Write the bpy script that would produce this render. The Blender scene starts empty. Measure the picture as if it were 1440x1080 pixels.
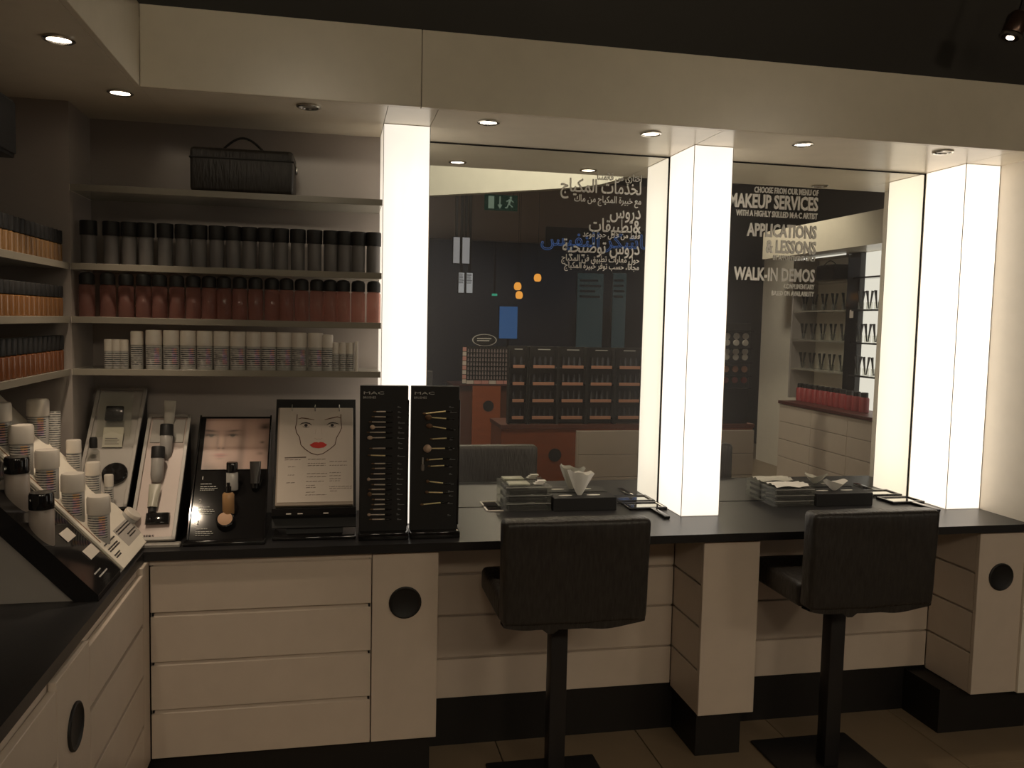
import bpy, bmesh, math, random
from mathutils import Matrix, Vector
random.seed(7)
PI = math.pi
scene = bpy.context.scene
COL = scene.collection

# ------------------------------------------------------------------ camera
W_PX, F_PX = 1440.0, 1189.95
yaw, pitch, roll = 0.2061, 0.0737, 0.0223
fw = Vector((math.sin(yaw)*math.cos(pitch), math.cos(yaw)*math.cos(pitch), -math.sin(pitch)))
rt = Vector((math.cos(yaw), -math.sin(yaw), 0)); up = rt.cross(fw)
rt, up = rt*math.cos(roll)+up*math.sin(roll), up*math.cos(roll)-rt*math.sin(roll)
cam = bpy.data.objects.new('camera', bpy.data.cameras.new('camera')); COL.objects.link(cam)
cam.data.sensor_width = 36.0; cam.data.lens = F_PX*36.0/W_PX; cam.data.clip_start = 0.05
cam.matrix_world = Matrix(((rt.x, up.x, -fw.x, 0), (rt.y, up.y, -fw.y, -3.4975), (rt.z, up.z, -fw.z, 1.7088), (0, 0, 0, 1)))
scene.camera = cam

# ------------------------------------------------------------------ world, exposure
wd = bpy.data.worlds.new('world'); scene.world = wd; wd.use_nodes = True
wd.node_tree.nodes['Background'].inputs[0].default_value = (0.55, 0.62, 0.8, 1)
wd.node_tree.nodes['Background'].inputs[1].default_value = 0.012
vs = scene.view_settings
vs.view_transform = 'Standard'; vs.look = 'None'; vs.gamma = 1.0; vs.use_curve_mapping = False
vs.exposure = 0.0
cy = scene.cycles
cy.max_bounces = 9; cy.diffuse_bounces = 3; cy.glossy_bounces = 6; cy.transmission_bounces = 6; cy.transparent_max_bounces = 16
cy.use_denoising = True; cy.sample_clamp_indirect = 4.0
COLUMN_LIGHT = .60    # radiance of the lit column panels
SPOT_W = 11.0            # soffit downlights
STORE_W = 135.0        # shop ceiling lamps behind the viewer

# ------------------------------------------------------------------ materials
MATS = {}
def mat(name, col=(.8, .8, .8), rough=.5, metal=0., spec=.5, emit=None, es=1., var=.06, vscale=12., bump=0., bscale=60., alpha=1., trans=0., ior=1.45, stretch=None, coat=0.):
    m = bpy.data.materials.new(name); m.use_nodes = True; MATS[name] = m
    nt = m.node_tree; b = nt.nodes['Principled BSDF']
    b.inputs['Roughness'].default_value = rough; b.inputs['Metallic'].default_value = metal
    b.inputs['Specular IOR Level'].default_value = spec; b.inputs['IOR'].default_value = ior
    b.inputs['Transmission Weight'].default_value = trans; b.inputs['Coat Weight'].default_value = coat
    b.inputs['Alpha'].default_value = alpha
    tc = nt.nodes.new('ShaderNodeTexCoord'); mp = nt.nodes.new('ShaderNodeMapping')
    nt.links.new(tc.outputs['Object'], mp.inputs['Vector'])
    if stretch: mp.inputs['Scale'].default_value = stretch
    n = nt.nodes.new('ShaderNodeTexNoise'); n.inputs['Scale'].default_value = vscale; n.inputs['Detail'].default_value = 3
    nt.links.new(mp.outputs['Vector'], n.inputs['Vector'])
    r = nt.nodes.new('ShaderNodeMix'); r.data_type = 'RGBA'
    r.inputs['A'].default_value = (*[max(0, c*(1-var)) for c in col], 1); r.inputs['B'].default_value = (*[min(1, c*(1+var)) for c in col], 1)
    nt.links.new(n.outputs['Fac'], r.inputs['Factor']); nt.links.new(r.outputs['Result'], b.inputs['Base Color'])
    if bump:
        n2 = nt.nodes.new('ShaderNodeTexNoise'); n2.inputs['Scale'].default_value = bscale; n2.inputs['Detail'].default_value = 4
        nt.links.new(mp.outputs['Vector'], n2.inputs['Vector'])
        bp = nt.nodes.new('ShaderNodeBump'); bp.inputs['Strength'].default_value = bump; bp.inputs['Distance'].default_value = .004
        nt.links.new(n2.outputs['Fac'], bp.inputs['Height']); nt.links.new(bp.outputs['Normal'], b.inputs['Normal'])
    if emit:
        b.inputs['Emission Color'].default_value = (*emit, 1); b.inputs['Emission Strength'].default_value = es
    return m
def acrylic(name, tint, clear, body, rough=.12, haze=.35):
    """clear plastic: mostly see-through, with a glossy hazy body"""
    m = bpy.data.materials.new(name); m.use_nodes = True; MATS[name] = m
    nt = m.node_tree; b = nt.nodes['Principled BSDF']; out = nt.nodes['Material Output']
    b.inputs['Base Color'].default_value = (*body, 1); b.inputs['Roughness'].default_value = rough
    t = nt.nodes.new('ShaderNodeBsdfTransparent'); t.inputs[0].default_value = (*tint, 1)
    fr = nt.nodes.new('ShaderNodeLayerWeight'); fr.inputs[0].default_value = .35
    mr = nt.nodes.new('ShaderNodeMapRange'); mr.inputs['To Min'].default_value = 1-clear; mr.inputs['To Max'].default_value = min(1, 1-clear+haze)
    nt.links.new(fr.outputs['Facing'], mr.inputs['Value'])
    mx = nt.nodes.new('ShaderNodeMixShader'); nt.links.new(mr.outputs['Result'], mx.inputs[0])
    nt.links.new(t.outputs[0], mx.inputs[1]); nt.links.new(b.outputs[0], mx.inputs[2]); nt.links.new(mx.outputs[0], out.inputs[0])
    return m
def emitter(name, col, s):
    m = bpy.data.materials.new(name); m.use_nodes = True; MATS[name] = m
    nt = m.node_tree; nt.nodes.remove(nt.nodes['Principled BSDF'])
    e = nt.nodes.new('ShaderNodeEmission'); e.inputs[0].default_value = (*col, 1); e.inputs[1].default_value = s
    nt.links.new(e.outputs[0], nt.nodes['Material Output'].inputs[0]); return m
def stripes(name, a, b, scale, axis='Z', rough=.4, irid=False, thr=.5):
    """printed label: rows of lettering too small to read"""
    m = mat(name, a, rough); nt = m.node_tree; bs = nt.nodes['Principled BSDF']
    tc = nt.nodes.new('ShaderNodeTexCoord'); w = nt.nodes.new('ShaderNodeTexWave'); w.bands_direction = axis
    w.inputs['Scale'].default_value = scale; w.inputs['Distortion'].default_value = 0
    nt.links.new(tc.outputs['Object'], w.inputs['Vector'])
    n = nt.nodes.new('ShaderNodeTexNoise'); n.inputs['Scale'].default_value = 90; nt.links.new(tc.outputs['Object'], n.inputs['Vector'])
    mu = nt.nodes.new('ShaderNodeMath'); mu.operation = 'MULTIPLY'; nt.links.new(w.outputs['Fac'], mu.inputs[0]); nt.links.new(n.outputs['Fac'], mu.inputs[1])
    gt = nt.nodes.new('ShaderNodeMath'); gt.operation = 'GREATER_THAN'; gt.inputs[1].default_value = thr*.64; nt.links.new(mu.outputs[0], gt.inputs[0])
    mx = nt.nodes.new('ShaderNodeMix'); mx.data_type = 'RGBA'; mx.inputs['B'].default_value = (*b, 1)
    nt.links.new(gt.outputs[0], mx.inputs['Factor'])
    if irid:
        cr = nt.nodes.new('ShaderNodeValToRGB'); cr.color_ramp.elements[0].position = .3; cr.color_ramp.elements[0].color = (.35, .45, .7, 1)
        cr.color_ramp.elements[1].position = .7; cr.color_ramp.elements[1].color = (.75, .5, .15, 1); e = cr.color_ramp.elements.new(.5); e.color = (.65, .35, .4, 1)
        n3 = nt.nodes.new('ShaderNodeTexNoise'); n3.inputs['Scale'].default_value = 35; nt.links.new(tc.outputs['Object'], n3.inputs['Vector'])
        nt.links.new(n3.outputs['Fac'], cr.inputs[0]); nt.links.new(cr.outputs[0], mx.inputs['A'])
    else: mx.inputs['A'].default_value = (*a, 1)
    nt.links.new(mx.outputs['Result'], bs.inputs['Base Color']); return m

WHITE = mat('white_laminate', (.66, .56, .47), .36)
SOFF = mat('white_gloss_panel', (.80, .72, .58), .24)
BACKP = mat('pale_grey_panel', (.38, .335, .305), .28, vscale=3)
WALLW = mat('warm_white_wall', (.88, .81, .70), .45)
BLACKC = mat('black_ceiling', (.040, .034, .027), .6)
BLACKW = mat('black_worktop', (.022, .021, .022), .36, spec=.45, bump=.05, bscale=200)
BLACKG = mat('black_gloss', (.012, .011, .011), .07)
BLACKM = mat('black_matt', (.014, .013, .013), .55)
PLINTH = mat('plinth_black', (.012, .010, .009), .5)
LEATHER = mat('black_textured_leather', (.030, .026, .023), .40, bump=1., bscale=38, stretch=(2.2, 1.2, .45), var=.75, vscale=46)
STEELB = mat('black_steel', (.018, .016, .016), .4)
CHROME = mat('chrome', (.7, .68, .64), .18, metal=1)
GOLD = mat('gold_ferrule', (.85, .72, .42), .45, metal=.7)
SILV = mat('silver_ferrule', (.6, .52, .45), .45, metal=.7)
MIRROR = mat('mirror_silver', (.74, .74, .69), .0, metal=1, var=.0)
_nt = MIRROR.node_tree; _d = _nt.nodes.new('ShaderNodeBsdfDiffuse'); _d.inputs[0].default_value = (.62, .60, .60, 1)   # haze painted in by a diffuse mix, lifting the dark reflections
_mx = _nt.nodes.new('ShaderNodeMixShader'); _mx.inputs[0].default_value = .06
_nt.links.new(_nt.nodes['Principled BSDF'].outputs[0], _mx.inputs[1]); _nt.links.new(_d.outputs[0], _mx.inputs[2]); _nt.links.new(_mx.outputs[0], _nt.nodes['Material Output'].inputs[0])
def diffuser(name, col, glow):
    """milky acrylic: glows a little all over and passes on the light of the tube behind it"""
    m = emitter(name, col, glow); nt = m.node_tree; e = [n for n in nt.nodes if n.type == 'EMISSION'][0]
    tr = nt.nodes.new('ShaderNodeBsdfTranslucent'); tr.inputs[0].default_value = (.85, .81, .75, 1)
    ad = nt.nodes.new('ShaderNodeAddShader'); nt.links.new(e.outputs[0], ad.inputs[0]); nt.links.new(tr.outputs[0], ad.inputs[1]); nt.links.new(ad.outputs[0], nt.nodes['Material Output'].inputs[0]); return m
COLUMN = diffuser('lit_column_panel', (1.0, .94, .85), COLUMN_LIGHT)
TUBE = emitter('light_tube', (1.0, .94, .86), 2.2)
LAMP = emitter('lamp_lens', (1.0, .86, .68), 9.0)
LAMPOFF = mat('lamp_lens_off', (.25, .22, .18), .3)
ACRY = acrylic('clear_acrylic', (.93, .95, .92), .62, (.55, .52, .46))
ACRYE = mat('acrylic_edge', (.27, .245, .20), .2)
CLEAR = acrylic('clear_plastic', (.97, .97, .95), .95, (.5, .5, .48), .08, .14)
FROST = mat('frosted_bottle', (.15, .14, .135), .45)
PINK = acrylic('pink_liquid', (.88, .64, .58), .70, (.40, .21, .18), .1, .3)
AMBER = acrylic('amber_foundation', (.8, .5, .25), .12, (.25, .115, .042), .12)
AMBER2 = acrylic('light_foundation', (.85, .6, .35), .12, (.27, .15, .065), .12)
AMBER3 = acrylic('dark_foundation', (.7, .35, .18), .12, (.20, .075, .032), .12)
CAPW = mat('white_cap', (.68, .62, .55), .35)
CANB = acrylic('silver_can', (.8, .8, .78), .25, (.55, .53, .50), .15)
CANL = stripes('can_label', (.52, .50, .46), (.05, .05, .06), 42)
IRID = stripes('iridescent_label', (.6, .5, .4), (.05, .05, .08), 42, irid=True)
PAPER = mat('white_paper', (.62, .54, .47), .7)
PRINTK = mat('black_print', (.03, .025, .025), .6)
PRINTW = mat('white_print', (.62, .60, .56), .6)
VINYL = mat('pale_vinyl', (.60, .58, .53), .5)
GREYT = mat('grey_tray', (.36, .33, .30), .35)
PINKT = mat('rose_grey_tray', (.50, .40, .36), .35)
TILE = mat('brown_floor_tile', (.27, .20, .13), .35, vscale=5, var=.15)
GROUT = mat('grout', (.05, .04, .03), .8)
TISSUE = mat('tissue', (.75, .72, .66), .8)
LIPS = mat('red_lips', (.55, .04, .03), .5)
WOOD = mat('orange_wood', (.32, .085, .03), .4, var=.25, vscale=6, stretch=(1, 1, 9))
REDTOP = mat('dark_red_top', (.09, .025, .02), .4)
SKINP = mat('powder', (.52, .32, .20), .6)
BRIST = mat('pale_bristle', (.55, .40, .30), .9, bump=.5, bscale=300)
BRISTB = mat('brown_bristle', (.16, .09, .05), .9, bump=.5, bscale=300)
COPPER = mat('copper_strip', (.62, .30, .19), .4)
PINKPRINT = mat('pink_print', (.62, .30, .26), .5)
REDBOX = mat('red_box', (.32, .05, .05), .4)
DARKBLUE = mat('dark_glass', (.045, .05, .065), .3)
BROWNB = mat('brown_bulkhead', (.17, .12, .10), .5)
CREAM = mat('cream_bulkhead', (.80, .78, .68), .5)

# ------------------------------------------------------------------ mesh helpers
class MB:
    def __init__(s): s.v = []; s.f = []; s.sm = []
    def add(s, vs, fs, sm=False):
        o = len(s.v); s.v += [tuple(p) for p in vs]; s.f += [[i+o for i in f] for f in fs]; s.sm += [sm]*len(fs); return s
    def box(s, x0, x1, y0, y1, z0, z1):
        return s.add([(x0, y0, z0), (x1, y0, z0), (x1, y1, z0), (x0, y1, z0), (x0, y0, z1), (x1, y0, z1), (x1, y1, z1), (x0, y1, z1)],
                     [(0, 3, 2, 1), (4, 5, 6, 7), (0, 1, 5, 4), (1, 2, 6, 5), (2, 3, 7, 6), (3, 0, 4, 7)])
    def rbox(s, x0, x1, y0, y1, z0, z1, r=.004, seg=2):
        bm = bmesh.new(); bmesh.ops.create_cube(bm, size=1)
        for v in bm.verts: v.co = ((x0+x1)/2+v.co.x*(x1-x0), (y0+y1)/2+v.co.y*(y1-y0), (z0+z1)/2+v.co.z*(z1-z0))
        bmesh.ops.bevel(bm, geom=bm.edges[:], offset=r, segments=seg, affect='EDGES', profile=.5)
        bm.verts.index_update(); s.add([v.co[:] for v in bm.verts], [[v.index for v in f.verts] for f in bm.faces], seg > 1); bm.free(); return s
    def lathe(s, prof, n=20, c=(0, 0, 0), a0=0., a1=2*PI, axis='z', sm=True):
        full = abs(a1-a0-2*PI) < 1e-6; m = n if full else n+1; vs = []
        for (r, z) in prof:
            for i in range(m):
                a = a0+(a1-a0)*i/n; p = (r*math.cos(a), r*math.sin(a), z)
                if axis == 'y': p = (p[0], p[2], p[1])
                elif axis == 'x': p = (p[2], p[0], p[1])
                vs.append((p[0]+c[0], p[1]+c[1], p[2]+c[2]))
        fs = []
        for j in range(len(prof)-1):
            for i in range(n):
                k = (i+1) % m if full else i+1
                fs.append((j*m+i, j*m+k, (j+1)*m+k, (j+1)*m+i))
        if full:
            if prof[0][0] > 1e-5: fs.append(tuple(range(m))[::-1])
            if prof[-1][0] > 1e-5: fs.append(tuple((len(prof)-1)*m+i for i in range(m)))
        return s.add(vs, fs, sm)
    def prism(s, poly, a, b, axis='y'):
        n = len(poly)
        def P(p, t): return {'y': (p[0], t, p[1]), 'x': (t, p[0], p[1]), 'z': (p[0], p[1], t)}[axis]
        return s.add([P(p, a) for p in poly]+[P(p, b) for p in poly], [list(range(n))[::-1], list(range(n, 2*n))]+[(i, (i+1) % n, n+(i+1) % n, n+i) for i in range(n)])
    def tube(s, pts, r, n=8):
        pts = [Vector(p) for p in pts]; vs = []; rr = r if isinstance(r, (list, tuple)) else [r]*len(pts)
        for i, p in enumerate(pts):
            d = (pts[min(i+1, len(pts)-1)]-pts[max(i-1, 0)]).normalized()
            u = d.cross(Vector((0, 0, 1)) if abs(d.z) < .9 else Vector((1, 0, 0))).normalized(); w = d.cross(u)
            for k in range(n):
                a = 2*PI*k/n; vs.append(p+(u*math.cos(a)+w*math.sin(a))*rr[i])
        fs = [(i*n+k, i*n+(k+1) % n, (i+1)*n+(k+1) % n, (i+1)*n+k) for i in range(len(pts)-1) for k in range(n)]
        fs += [tuple(range(n))[::-1], tuple((len(pts)-1)*n+k for k in range(n))]
        return s.add(vs, fs, True)
    def ribbon(s, pts, w, t=.0006, z=0.):
        """flat inked stroke in the local xy plane, standing t proud of z"""
        pts = [Vector((p[0], p[1], 0)) for p in pts]; ww = w if isinstance(w, (list, tuple)) else [w]*len(pts); vs = []
        for i, p in enumerate(pts):
            d = (pts[min(i+1, len(pts)-1)]-pts[max(i-1, 0)]).normalized(); nrm = Vector((-d.y, d.x, 0))*ww[i]/2
            for q in (p+nrm, p-nrm): vs += [(q.x, q.y, z), (q.x, q.y, z+t)]
        fs = []
        for i in range(len(pts)-1):
            o = i*4; fs += [(o+1, o+3, o+7, o+5), (o, o+1, o+5, o+4), (o+2, o+6, o+7, o+3)]
        return s.add(vs, fs)
    def build(s, name, m, parent=None, flip=False):
        me = bpy.data.meshes.new(name); me.from_pydata(s.v, [], s.f)
        bm = bmesh.new(); bm.from_mesh(me); bmesh.ops.recalc_face_normals(bm, faces=bm.faces); bm.to_mesh(me); bm.free()
        for p, q in zip(me.polygons, s.sm): p.use_smooth = q
        if any(s.sm): me.set_sharp_from_angle(angle=math.radians(38))
        me.materials.append(m); o = bpy.data.objects.new(name, me); COL.objects.link(o)
        if parent: o.parent = parent
        return o
def tag(o, label, cat, group=None):
    o['label'] = label; o['category'] = cat
    if group: o['group'] = group
    return o
def thing(name, label, cat, loc=(0, 0, 0), rot=(0, 0, 0), group=None):
    o = bpy.data.objects.new(name, None); COL.objects.link(o); o.empty_display_size = .05
    o.location = loc; o.rotation_euler = rot; return tag(o, label, cat, group)
def struct(name, mb, m, label=None):
    o = mb.build(name, m); o['kind'] = 'structure'
    if label: o['label'] = label
    return o
def dup(root, loc, label=None, rot=None, group=None, scale=None):
    r = root.copy(); COL.objects.link(r); r.location = loc
    if rot is not None: r.rotation_euler = rot
    if label: r['label'] = label
    if group: r['group'] = group
    if scale: r.scale = scale
    for ch in root.children:
        c = ch.copy(); COL.objects.link(c); c.parent = r
        for g in ch.children:
            d = g.copy(); COL.objects.link(d); d.parent = c
    return r
class Series:
    """the first placement uses the prototype itself, the others copy it"""
    def __init__(s, root): s.root = root; s.used = False
    def put(s, loc, label, rot=None, group=None, scale=None):
        if s.used: return dup(s.root, loc, label, rot, group, scale)
        s.used = True; r = s.root; r.location = loc; r['label'] = label
        if rot is not None: r.rotation_euler = rot
        if group: r['group'] = group
        if scale: r.scale = scale
        return r
ORD = ['first', 'second', 'third', 'fourth', 'fifth', 'sixth', 'seventh', 'eighth', 'ninth', 'tenth', 'eleventh', 'twelfth', 'thirteenth', 'fourteenth', 'fifteenth', 'sixteenth', 'seventeenth', 'eighteenth', 'nineteenth', 'twentieth', 'twenty-first']
def textmesh(name, body, size, m, parent, loc, rot=(PI/2, 0, 0), align='LEFT', sx=1., bold=0., ext=.0004, outline=False):
    c = bpy.data.curves.new('t', 'FONT'); c.body = body; c.size = size; c.align_x = align; c.offset = bold*size; c.resolution_u = 2
    c.extrude = ext
    if outline: c.fill_mode = 'NONE'; c.extrude = 0; c.bevel_depth = outline; c.bevel_resolution = 0
    t = bpy.data.objects.new('t', c); COL.objects.link(t); bpy.context.view_layer.update()
    me = bpy.data.meshes.new_from_object(t.evaluated_get(bpy.context.evaluated_depsgraph_get()))
    bpy.data.objects.remove(t); me.materials.clear(); me.materials.append(m)
    o = bpy.data.objects.new(name, me); COL.objects.link(o); o.location = loc; o.rotation_euler = rot; o.scale = (sx, 1, 1)
    if parent: o.parent = parent
    return o
AR = {'ا': (0xFE8D, 2), 'ب': (0xFE8F, 4), 'ة': (0xFE93, 2), 'ت': (0xFE95, 4), 'ج': (0xFE9D, 4), 'ح': (0xFEA1, 4), 'خ': (0xFEA5, 4), 'د': (0xFEA9, 2), 'ر': (0xFEAD, 2), 'ز': (0xFEAF, 2), 'س': (0xFEB1, 4), 'ش': (0xFEB5, 4), 'ض': (0xFEBD, 4), 'ط': (0xFEC1, 4), 'ع': (0xFEC9, 4), 'ف': (0xFED1, 4), 'ق': (0xFED5, 4), 'ك': (0xFED9, 4), 'ل': (0xFEDD, 4), 'م': (0xFEE1, 4), 'ن': (0xFEE5, 4), 'ه': (0xFEE9, 4), 'و': (0xFEED, 2), 'ي': (0xFEF1, 4), 'ئ': (0xFE89, 4)}
def arabic(t):
    t = t.replace('لا', '\u0001'); out = []
    def fwd(ch): return ch in AR and AR[ch][1] == 4
    for i, ch in enumerate(t):
        pv = i > 0 and fwd(t[i-1]); nx = i+1 < len(t) and (t[i+1] in AR or t[i+1] == '\u0001')
        if ch == '\u0001': out.append(chr(0xFEFC if pv else 0xFEFB))
        elif ch in AR:
            b, k = AR[ch]
            out.append(chr(b+((3 if pv else 2) if (k == 4 and nx) else (1 if pv else 0))))
        else: out.append(ch)
    return ''.join(out[::-1])

# ================================================================== THE ROOM SHELL
ZC, ZCB, ZS, ZST = .919, .888, 2.432, 2.69       # worktop top/bottom, soffit underside/top of its face
XL, XC = -1.17, -.619                            # left wall, left counter front
YF = -.529                                       # cabinet faces
CEIL = 3.9
fl = struct('floor', MB().box(XL-.1, 6.2, -12.2, .1, -.06, -.006), GROUT)
tile = None
for i in range(7):
    for j in range(7):
        x, y = -.55+i*.6-.6, -.12-j*.6
        if tile is None:
            tile = MB().rbox(0, .596, -.596, 0, -.006, 0, .0015, 1).build('tile', TILE, fl); o = tile
        else: o = tile.copy(); COL.objects.link(o)
        o.location = (x, y, 0)
rest = MB()
for i in range(12):
    for j in range(20):
        if i < 7 and j < 7: continue
        x, y = -.55+i*.6-.6, -.12-j*.6
        rest.box(x, x+.596, y-.596, y, -.006, 0)
o = rest.build('tile_field', TILE, fl); o['kind'] = 'stuff'
struct('ceiling', MB().box(XL-.1, 6.2, -12.2, .1, CEIL, CEIL+.05), BLACKC)
struct('wall_back', MB().box(XL-.1, 6.2, .012, .1, 0, CEIL), BLACKC)
struct('wall_left', MB().box(XL-.1, XL, -12.2, .012, 0, CEIL), WALLW)
struct('wall_front', MB().box(XL-.1, 6.2, -12.2, -12.1, 0, CEIL), DARKBLUE)
struct('wall_right', MB().box(6.1, 6.2, -12.1, .012, 0, CEIL), BLACKC)
o = struct('trim_1', MB().box(2.83, 2.95, -.54, .011, .19, ZS), WALLW, 'warm white end wall beside the right light column')
# pale panels behind the shelves and the square corner block
struct('trim_2', MB().box(-.908, .169, -.006, .011, ZC, ZS), BACKP, 'pale grey panel behind the bottle shelves')
struct('trim_3', MB().box(XL, -.908, -.27, .011, ZC, ZS), BACKP, 'pale square corner block between the two runs of shelves')
struct('trim_4', MB().box(XL, XL+.006, -2.6, -.271, ZC, ZS), BACKP, 'pale panel behind the left wall shelves')
# soffit: fascia panels and underside panels
so = struct('trim_5', MB().box(-.60, 3.6, -.522, .011, ZS+.012, ZST-.01), WHITE, 'long cream soffit above mirrors and shelves')
for a, b in ((-.619, .279), (.281, 3.6)): MB().rbox(a, b, -.541, -.523, ZS, ZST, .0015, 1).build('fascia_panel', SOFF, so)
for a, b in ((-.619, .168), (.17, .34), (.342, 1.4025), (1.4045, 2.656), (2.658, 3.6)): MB().box(a, b, -.522, .010, ZS, ZS+.011).build('underside_panel', SOFF, so)
sl = struct('trim_6', MB().box(XL, -.64, -2.6, -.0, ZS+.012, ZST-.01), WHITE, 'cream soffit above the left counter')
MB().rbox(-.638, -.619, -2.6, -.5425, ZS, ZST, .0015, 1).build('fascia_panel', SOFF, sl)
MB().box(XL, -.6385, -2.6, -.5425, ZS, ZS+.011).box(XL, -.6195, -.5425, .010, ZS, ZS+.011).build('underside_panel', SOFF, sl)
# plinths
struct('baseboard_back', MB().box(XL, .352, -.45, -.02, 0, .19).box(.352, 2.95, -.225, -.02, 0, .205).box(1.41, 1.60, -.47, -.225, 0, .19).box(2.52, 2.95, -.46, -.225, 0, .19), PLINTH, 'black recessed plinth under the white cabinets')
struct('baseboard_left', MB().box(XL, -.66, -2.6, -.45, 0, .19), PLINTH, 'black recessed plinth under the left cabinets')

# ================================================================== LIGHT COLUMNS
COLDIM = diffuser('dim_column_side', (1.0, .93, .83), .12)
def column(x0, x1, label, dim=False):
    t = thing('light_column', label, 'light column', ((x0+x1)/2, -.13, ZC), group='lit columns between the mirrors')
    w = (x1-x0)/2; h = ZS-ZC-.002; d = .1315
    MB().box(-w+.002, w-.002, .120, .128, .0, h).build('back_panel', WALLW, t); MB().box(-w+.002, w-.002, -d+.002, .119, .0, .0015).build('bottom_panel', WALLW, t)
    q = [(0, 1, 2, 3)]
    MB().add([(-w, -d, .002), (w, -d, .002), (w, -d, h), (-w, -d, h)], q).build('front_panel', COLUMN, t)
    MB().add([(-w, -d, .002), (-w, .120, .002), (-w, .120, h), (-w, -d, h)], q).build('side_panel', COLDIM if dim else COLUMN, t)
    MB().add([(w, -d, .002), (w, .120, .002), (w, .120, h), (w, -d, h)], q).build('side_panel', COLUMN, t)
    for y in (-.055, .045): MB().lathe([(.013, .13), (.013, h-.13)], 12, (0, y, 0)).build('light_tube', TUBE, t)
    MB().box(-w, w, -d, .128, h, h+.0015).build('top_trim', WALLW, t)
    for s in (-1, 1): MB().box(s*w-.001, s*w+.001, -d-.0005, -d+.002, .002, h).build('corner_seam', GREYT, t)
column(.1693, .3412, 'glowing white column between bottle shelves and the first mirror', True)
column(1.4035, 1.5705, 'glowing white column standing between the two mirrors')
column(2.6574, 2.828, 'glowing white column at the far right, against the end wall')

# ================================================================== MIRRORS WITH VINYL LETTERING
def mirror(x0, x1, label):
    t = thing('wall_mirror', label, 'mirror', ((x0+x1)/2, 0, ZC), group='mirrors above the counter')
    w = (x1-x0)/2-.0015; h = ZS-ZC-.003
    MB().box(-w, w, .0, .006, .002, h).build('glass', MIRROR, t)
    MB().box(-w, w, -.0015, .0, h-.004, h).box(-w, -w+.003, -.0015, 0, .002, h).box(w-.003, w, -.0015, 0, .002, h).build('edge_trim', BLACKM, t)
    return t
m1 = mirror(.3412, 1.4035, 'dark mirror with Arabic vinyl lettering, left of the middle column')
m2 = mirror(1.5705, 2.6574, 'dark mirror with English vinyl lettering, right of the middle column')
def vin(par, x, z, body, size, sx, bold):
    textmesh('lettering', body, size, VINYL, par, (x-par.location.x, -.0025, z-ZC), align='RIGHT', sx=sx, bold=bold)
for z, s, sx, b, txt in ((2.318, .040, .72, .008, 'اختاري من قائمتنا'), (2.262, .078, .72, .012, 'لخدمات المكياج'), (2.222, .040, .74, .008, 'مع خبيرة المكياج من ماك'), (2.160, .078, .72, .012, 'دروس'), (2.100, .078, .72, .012, '&تطبيقات'), (2.076, .036, .74, .008, 'فقط من خلال حجز موعد'), (2.008, .076, .72, .012, 'دروس توضيحية'), (1.972, .038, .74, .008, 'حول مهارات تطبيق فن المكياج'), (1.942, .036, .74, .008, 'مجانا، حسب توفر خبيرة المكياج')):
    vin(m1, 1.281, z, arabic(txt), s, sx, b)
for z, s, sx, b, txt in ((2.302, .036, .62, .020, 'CHOOSE FROM OUR MENU OF'), (2.236, .082, .645, .030, 'MAKEUP SERVICES'), (2.198, .036, .62, .020, 'WITH A HIGHLY SKILLED M·A·C ARTIST'), (2.112, .078, .645, .030, 'APPLICATIONS'), (2.042, .078, .645, .030, '& LESSONS'), (2.010, .030, .62, .018, 'BY APPOINTMENT ONLY'), (1.918, .078, .645, .030, 'WALK-IN DEMOS'), (1.884, .030, .62, .018, 'COMPLIMENTARY'), (1.852, .030, .62, .018, 'BASED ON AVAILABILITY')):
    vin(m2, 2.118, z, txt, s, sx, b)

# ================================================================== WORKTOPS AND CABINETS
tag(MB().prism([(XL+.002, -.554), (XL+.002, -.003), (2.828, -.003), (2.828, -.554)], ZCB, ZC, 'z').build('worktop', BLACKW), 'black worktop running under the mirrors and the bottle shelves', 'worktop')
tag(MB().prism([(XL+.002, -2.6), (XL+.002, -.556), (XC, -.556), (XC, -2.6)], ZCB, ZC, 'z').build('worktop', BLACKW), 'black worktop along the left wall in the near left corner', 'worktop')
DZ = ((.703, .862), (.531, .688), (.364, .518), (.193, .350))
def round_pull(t, x, y, z, ax, r=.058):
    g = -1 if ax == 'y' else 1
    MB().lathe([(r, -.001*g), (r, .005*g), (r-.004, .007*g), (r-.008, .004*g), (r-.012, .0015*g), (.0, .001*g)], 28, (x, y, z), axis=ax).build('round_pull', BLACKM, t)
def drawer_bank(label, x0, x1):
    t = thing('drawer_cabinet', label, 'cabinet', ((x0+x1)/2, -.27, .19), group='white counter cabinets'); w = (x1-x0)/2
    MB().box(-w, w, YF+.27+.02, .22, 0, .695).build('carcass', WHITE, t)
    MB().box(-w, w, YF+.27+.001, YF+.27+.019, .676, .695).build('top_rail', WHITE, t)
    for a, b in DZ:
        f = MB().rbox(-w+.002, w-.002, YF+.27, YF+.27+.018, a-.19, b-.19, .0015, 1).build('drawer', WHITE, t)
        MB().prism([(YF+.27, b-.19+.0), (YF+.27+.018, b-.19+.012), (YF+.27+.018, b-.19)], -w+.012, w-.012, 'x').build('finger_lip', WHITE, f)
        for s in (-1, 1): MB().box(s*(w-.008)-.003, s*(w-.008)+.003, YF+.27+.006, YF+.27+.0195, b-.19+.001, b-.19+.012).build('end_stop', BLACKM, f)
    return t
drawer_bank('white four-drawer cabinet under the bottle shelves, beside the left corner', -.607, .130)
t = thing('door_cabinet', 'narrow white cabinet with round black pull under the brush boards', 'cabinet', (.2485, -.27, .19), group='white counter cabinets')
MB().box(-.116, .117, -.239, .22, 0, .695).build('carcass', WHITE, t)
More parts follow.
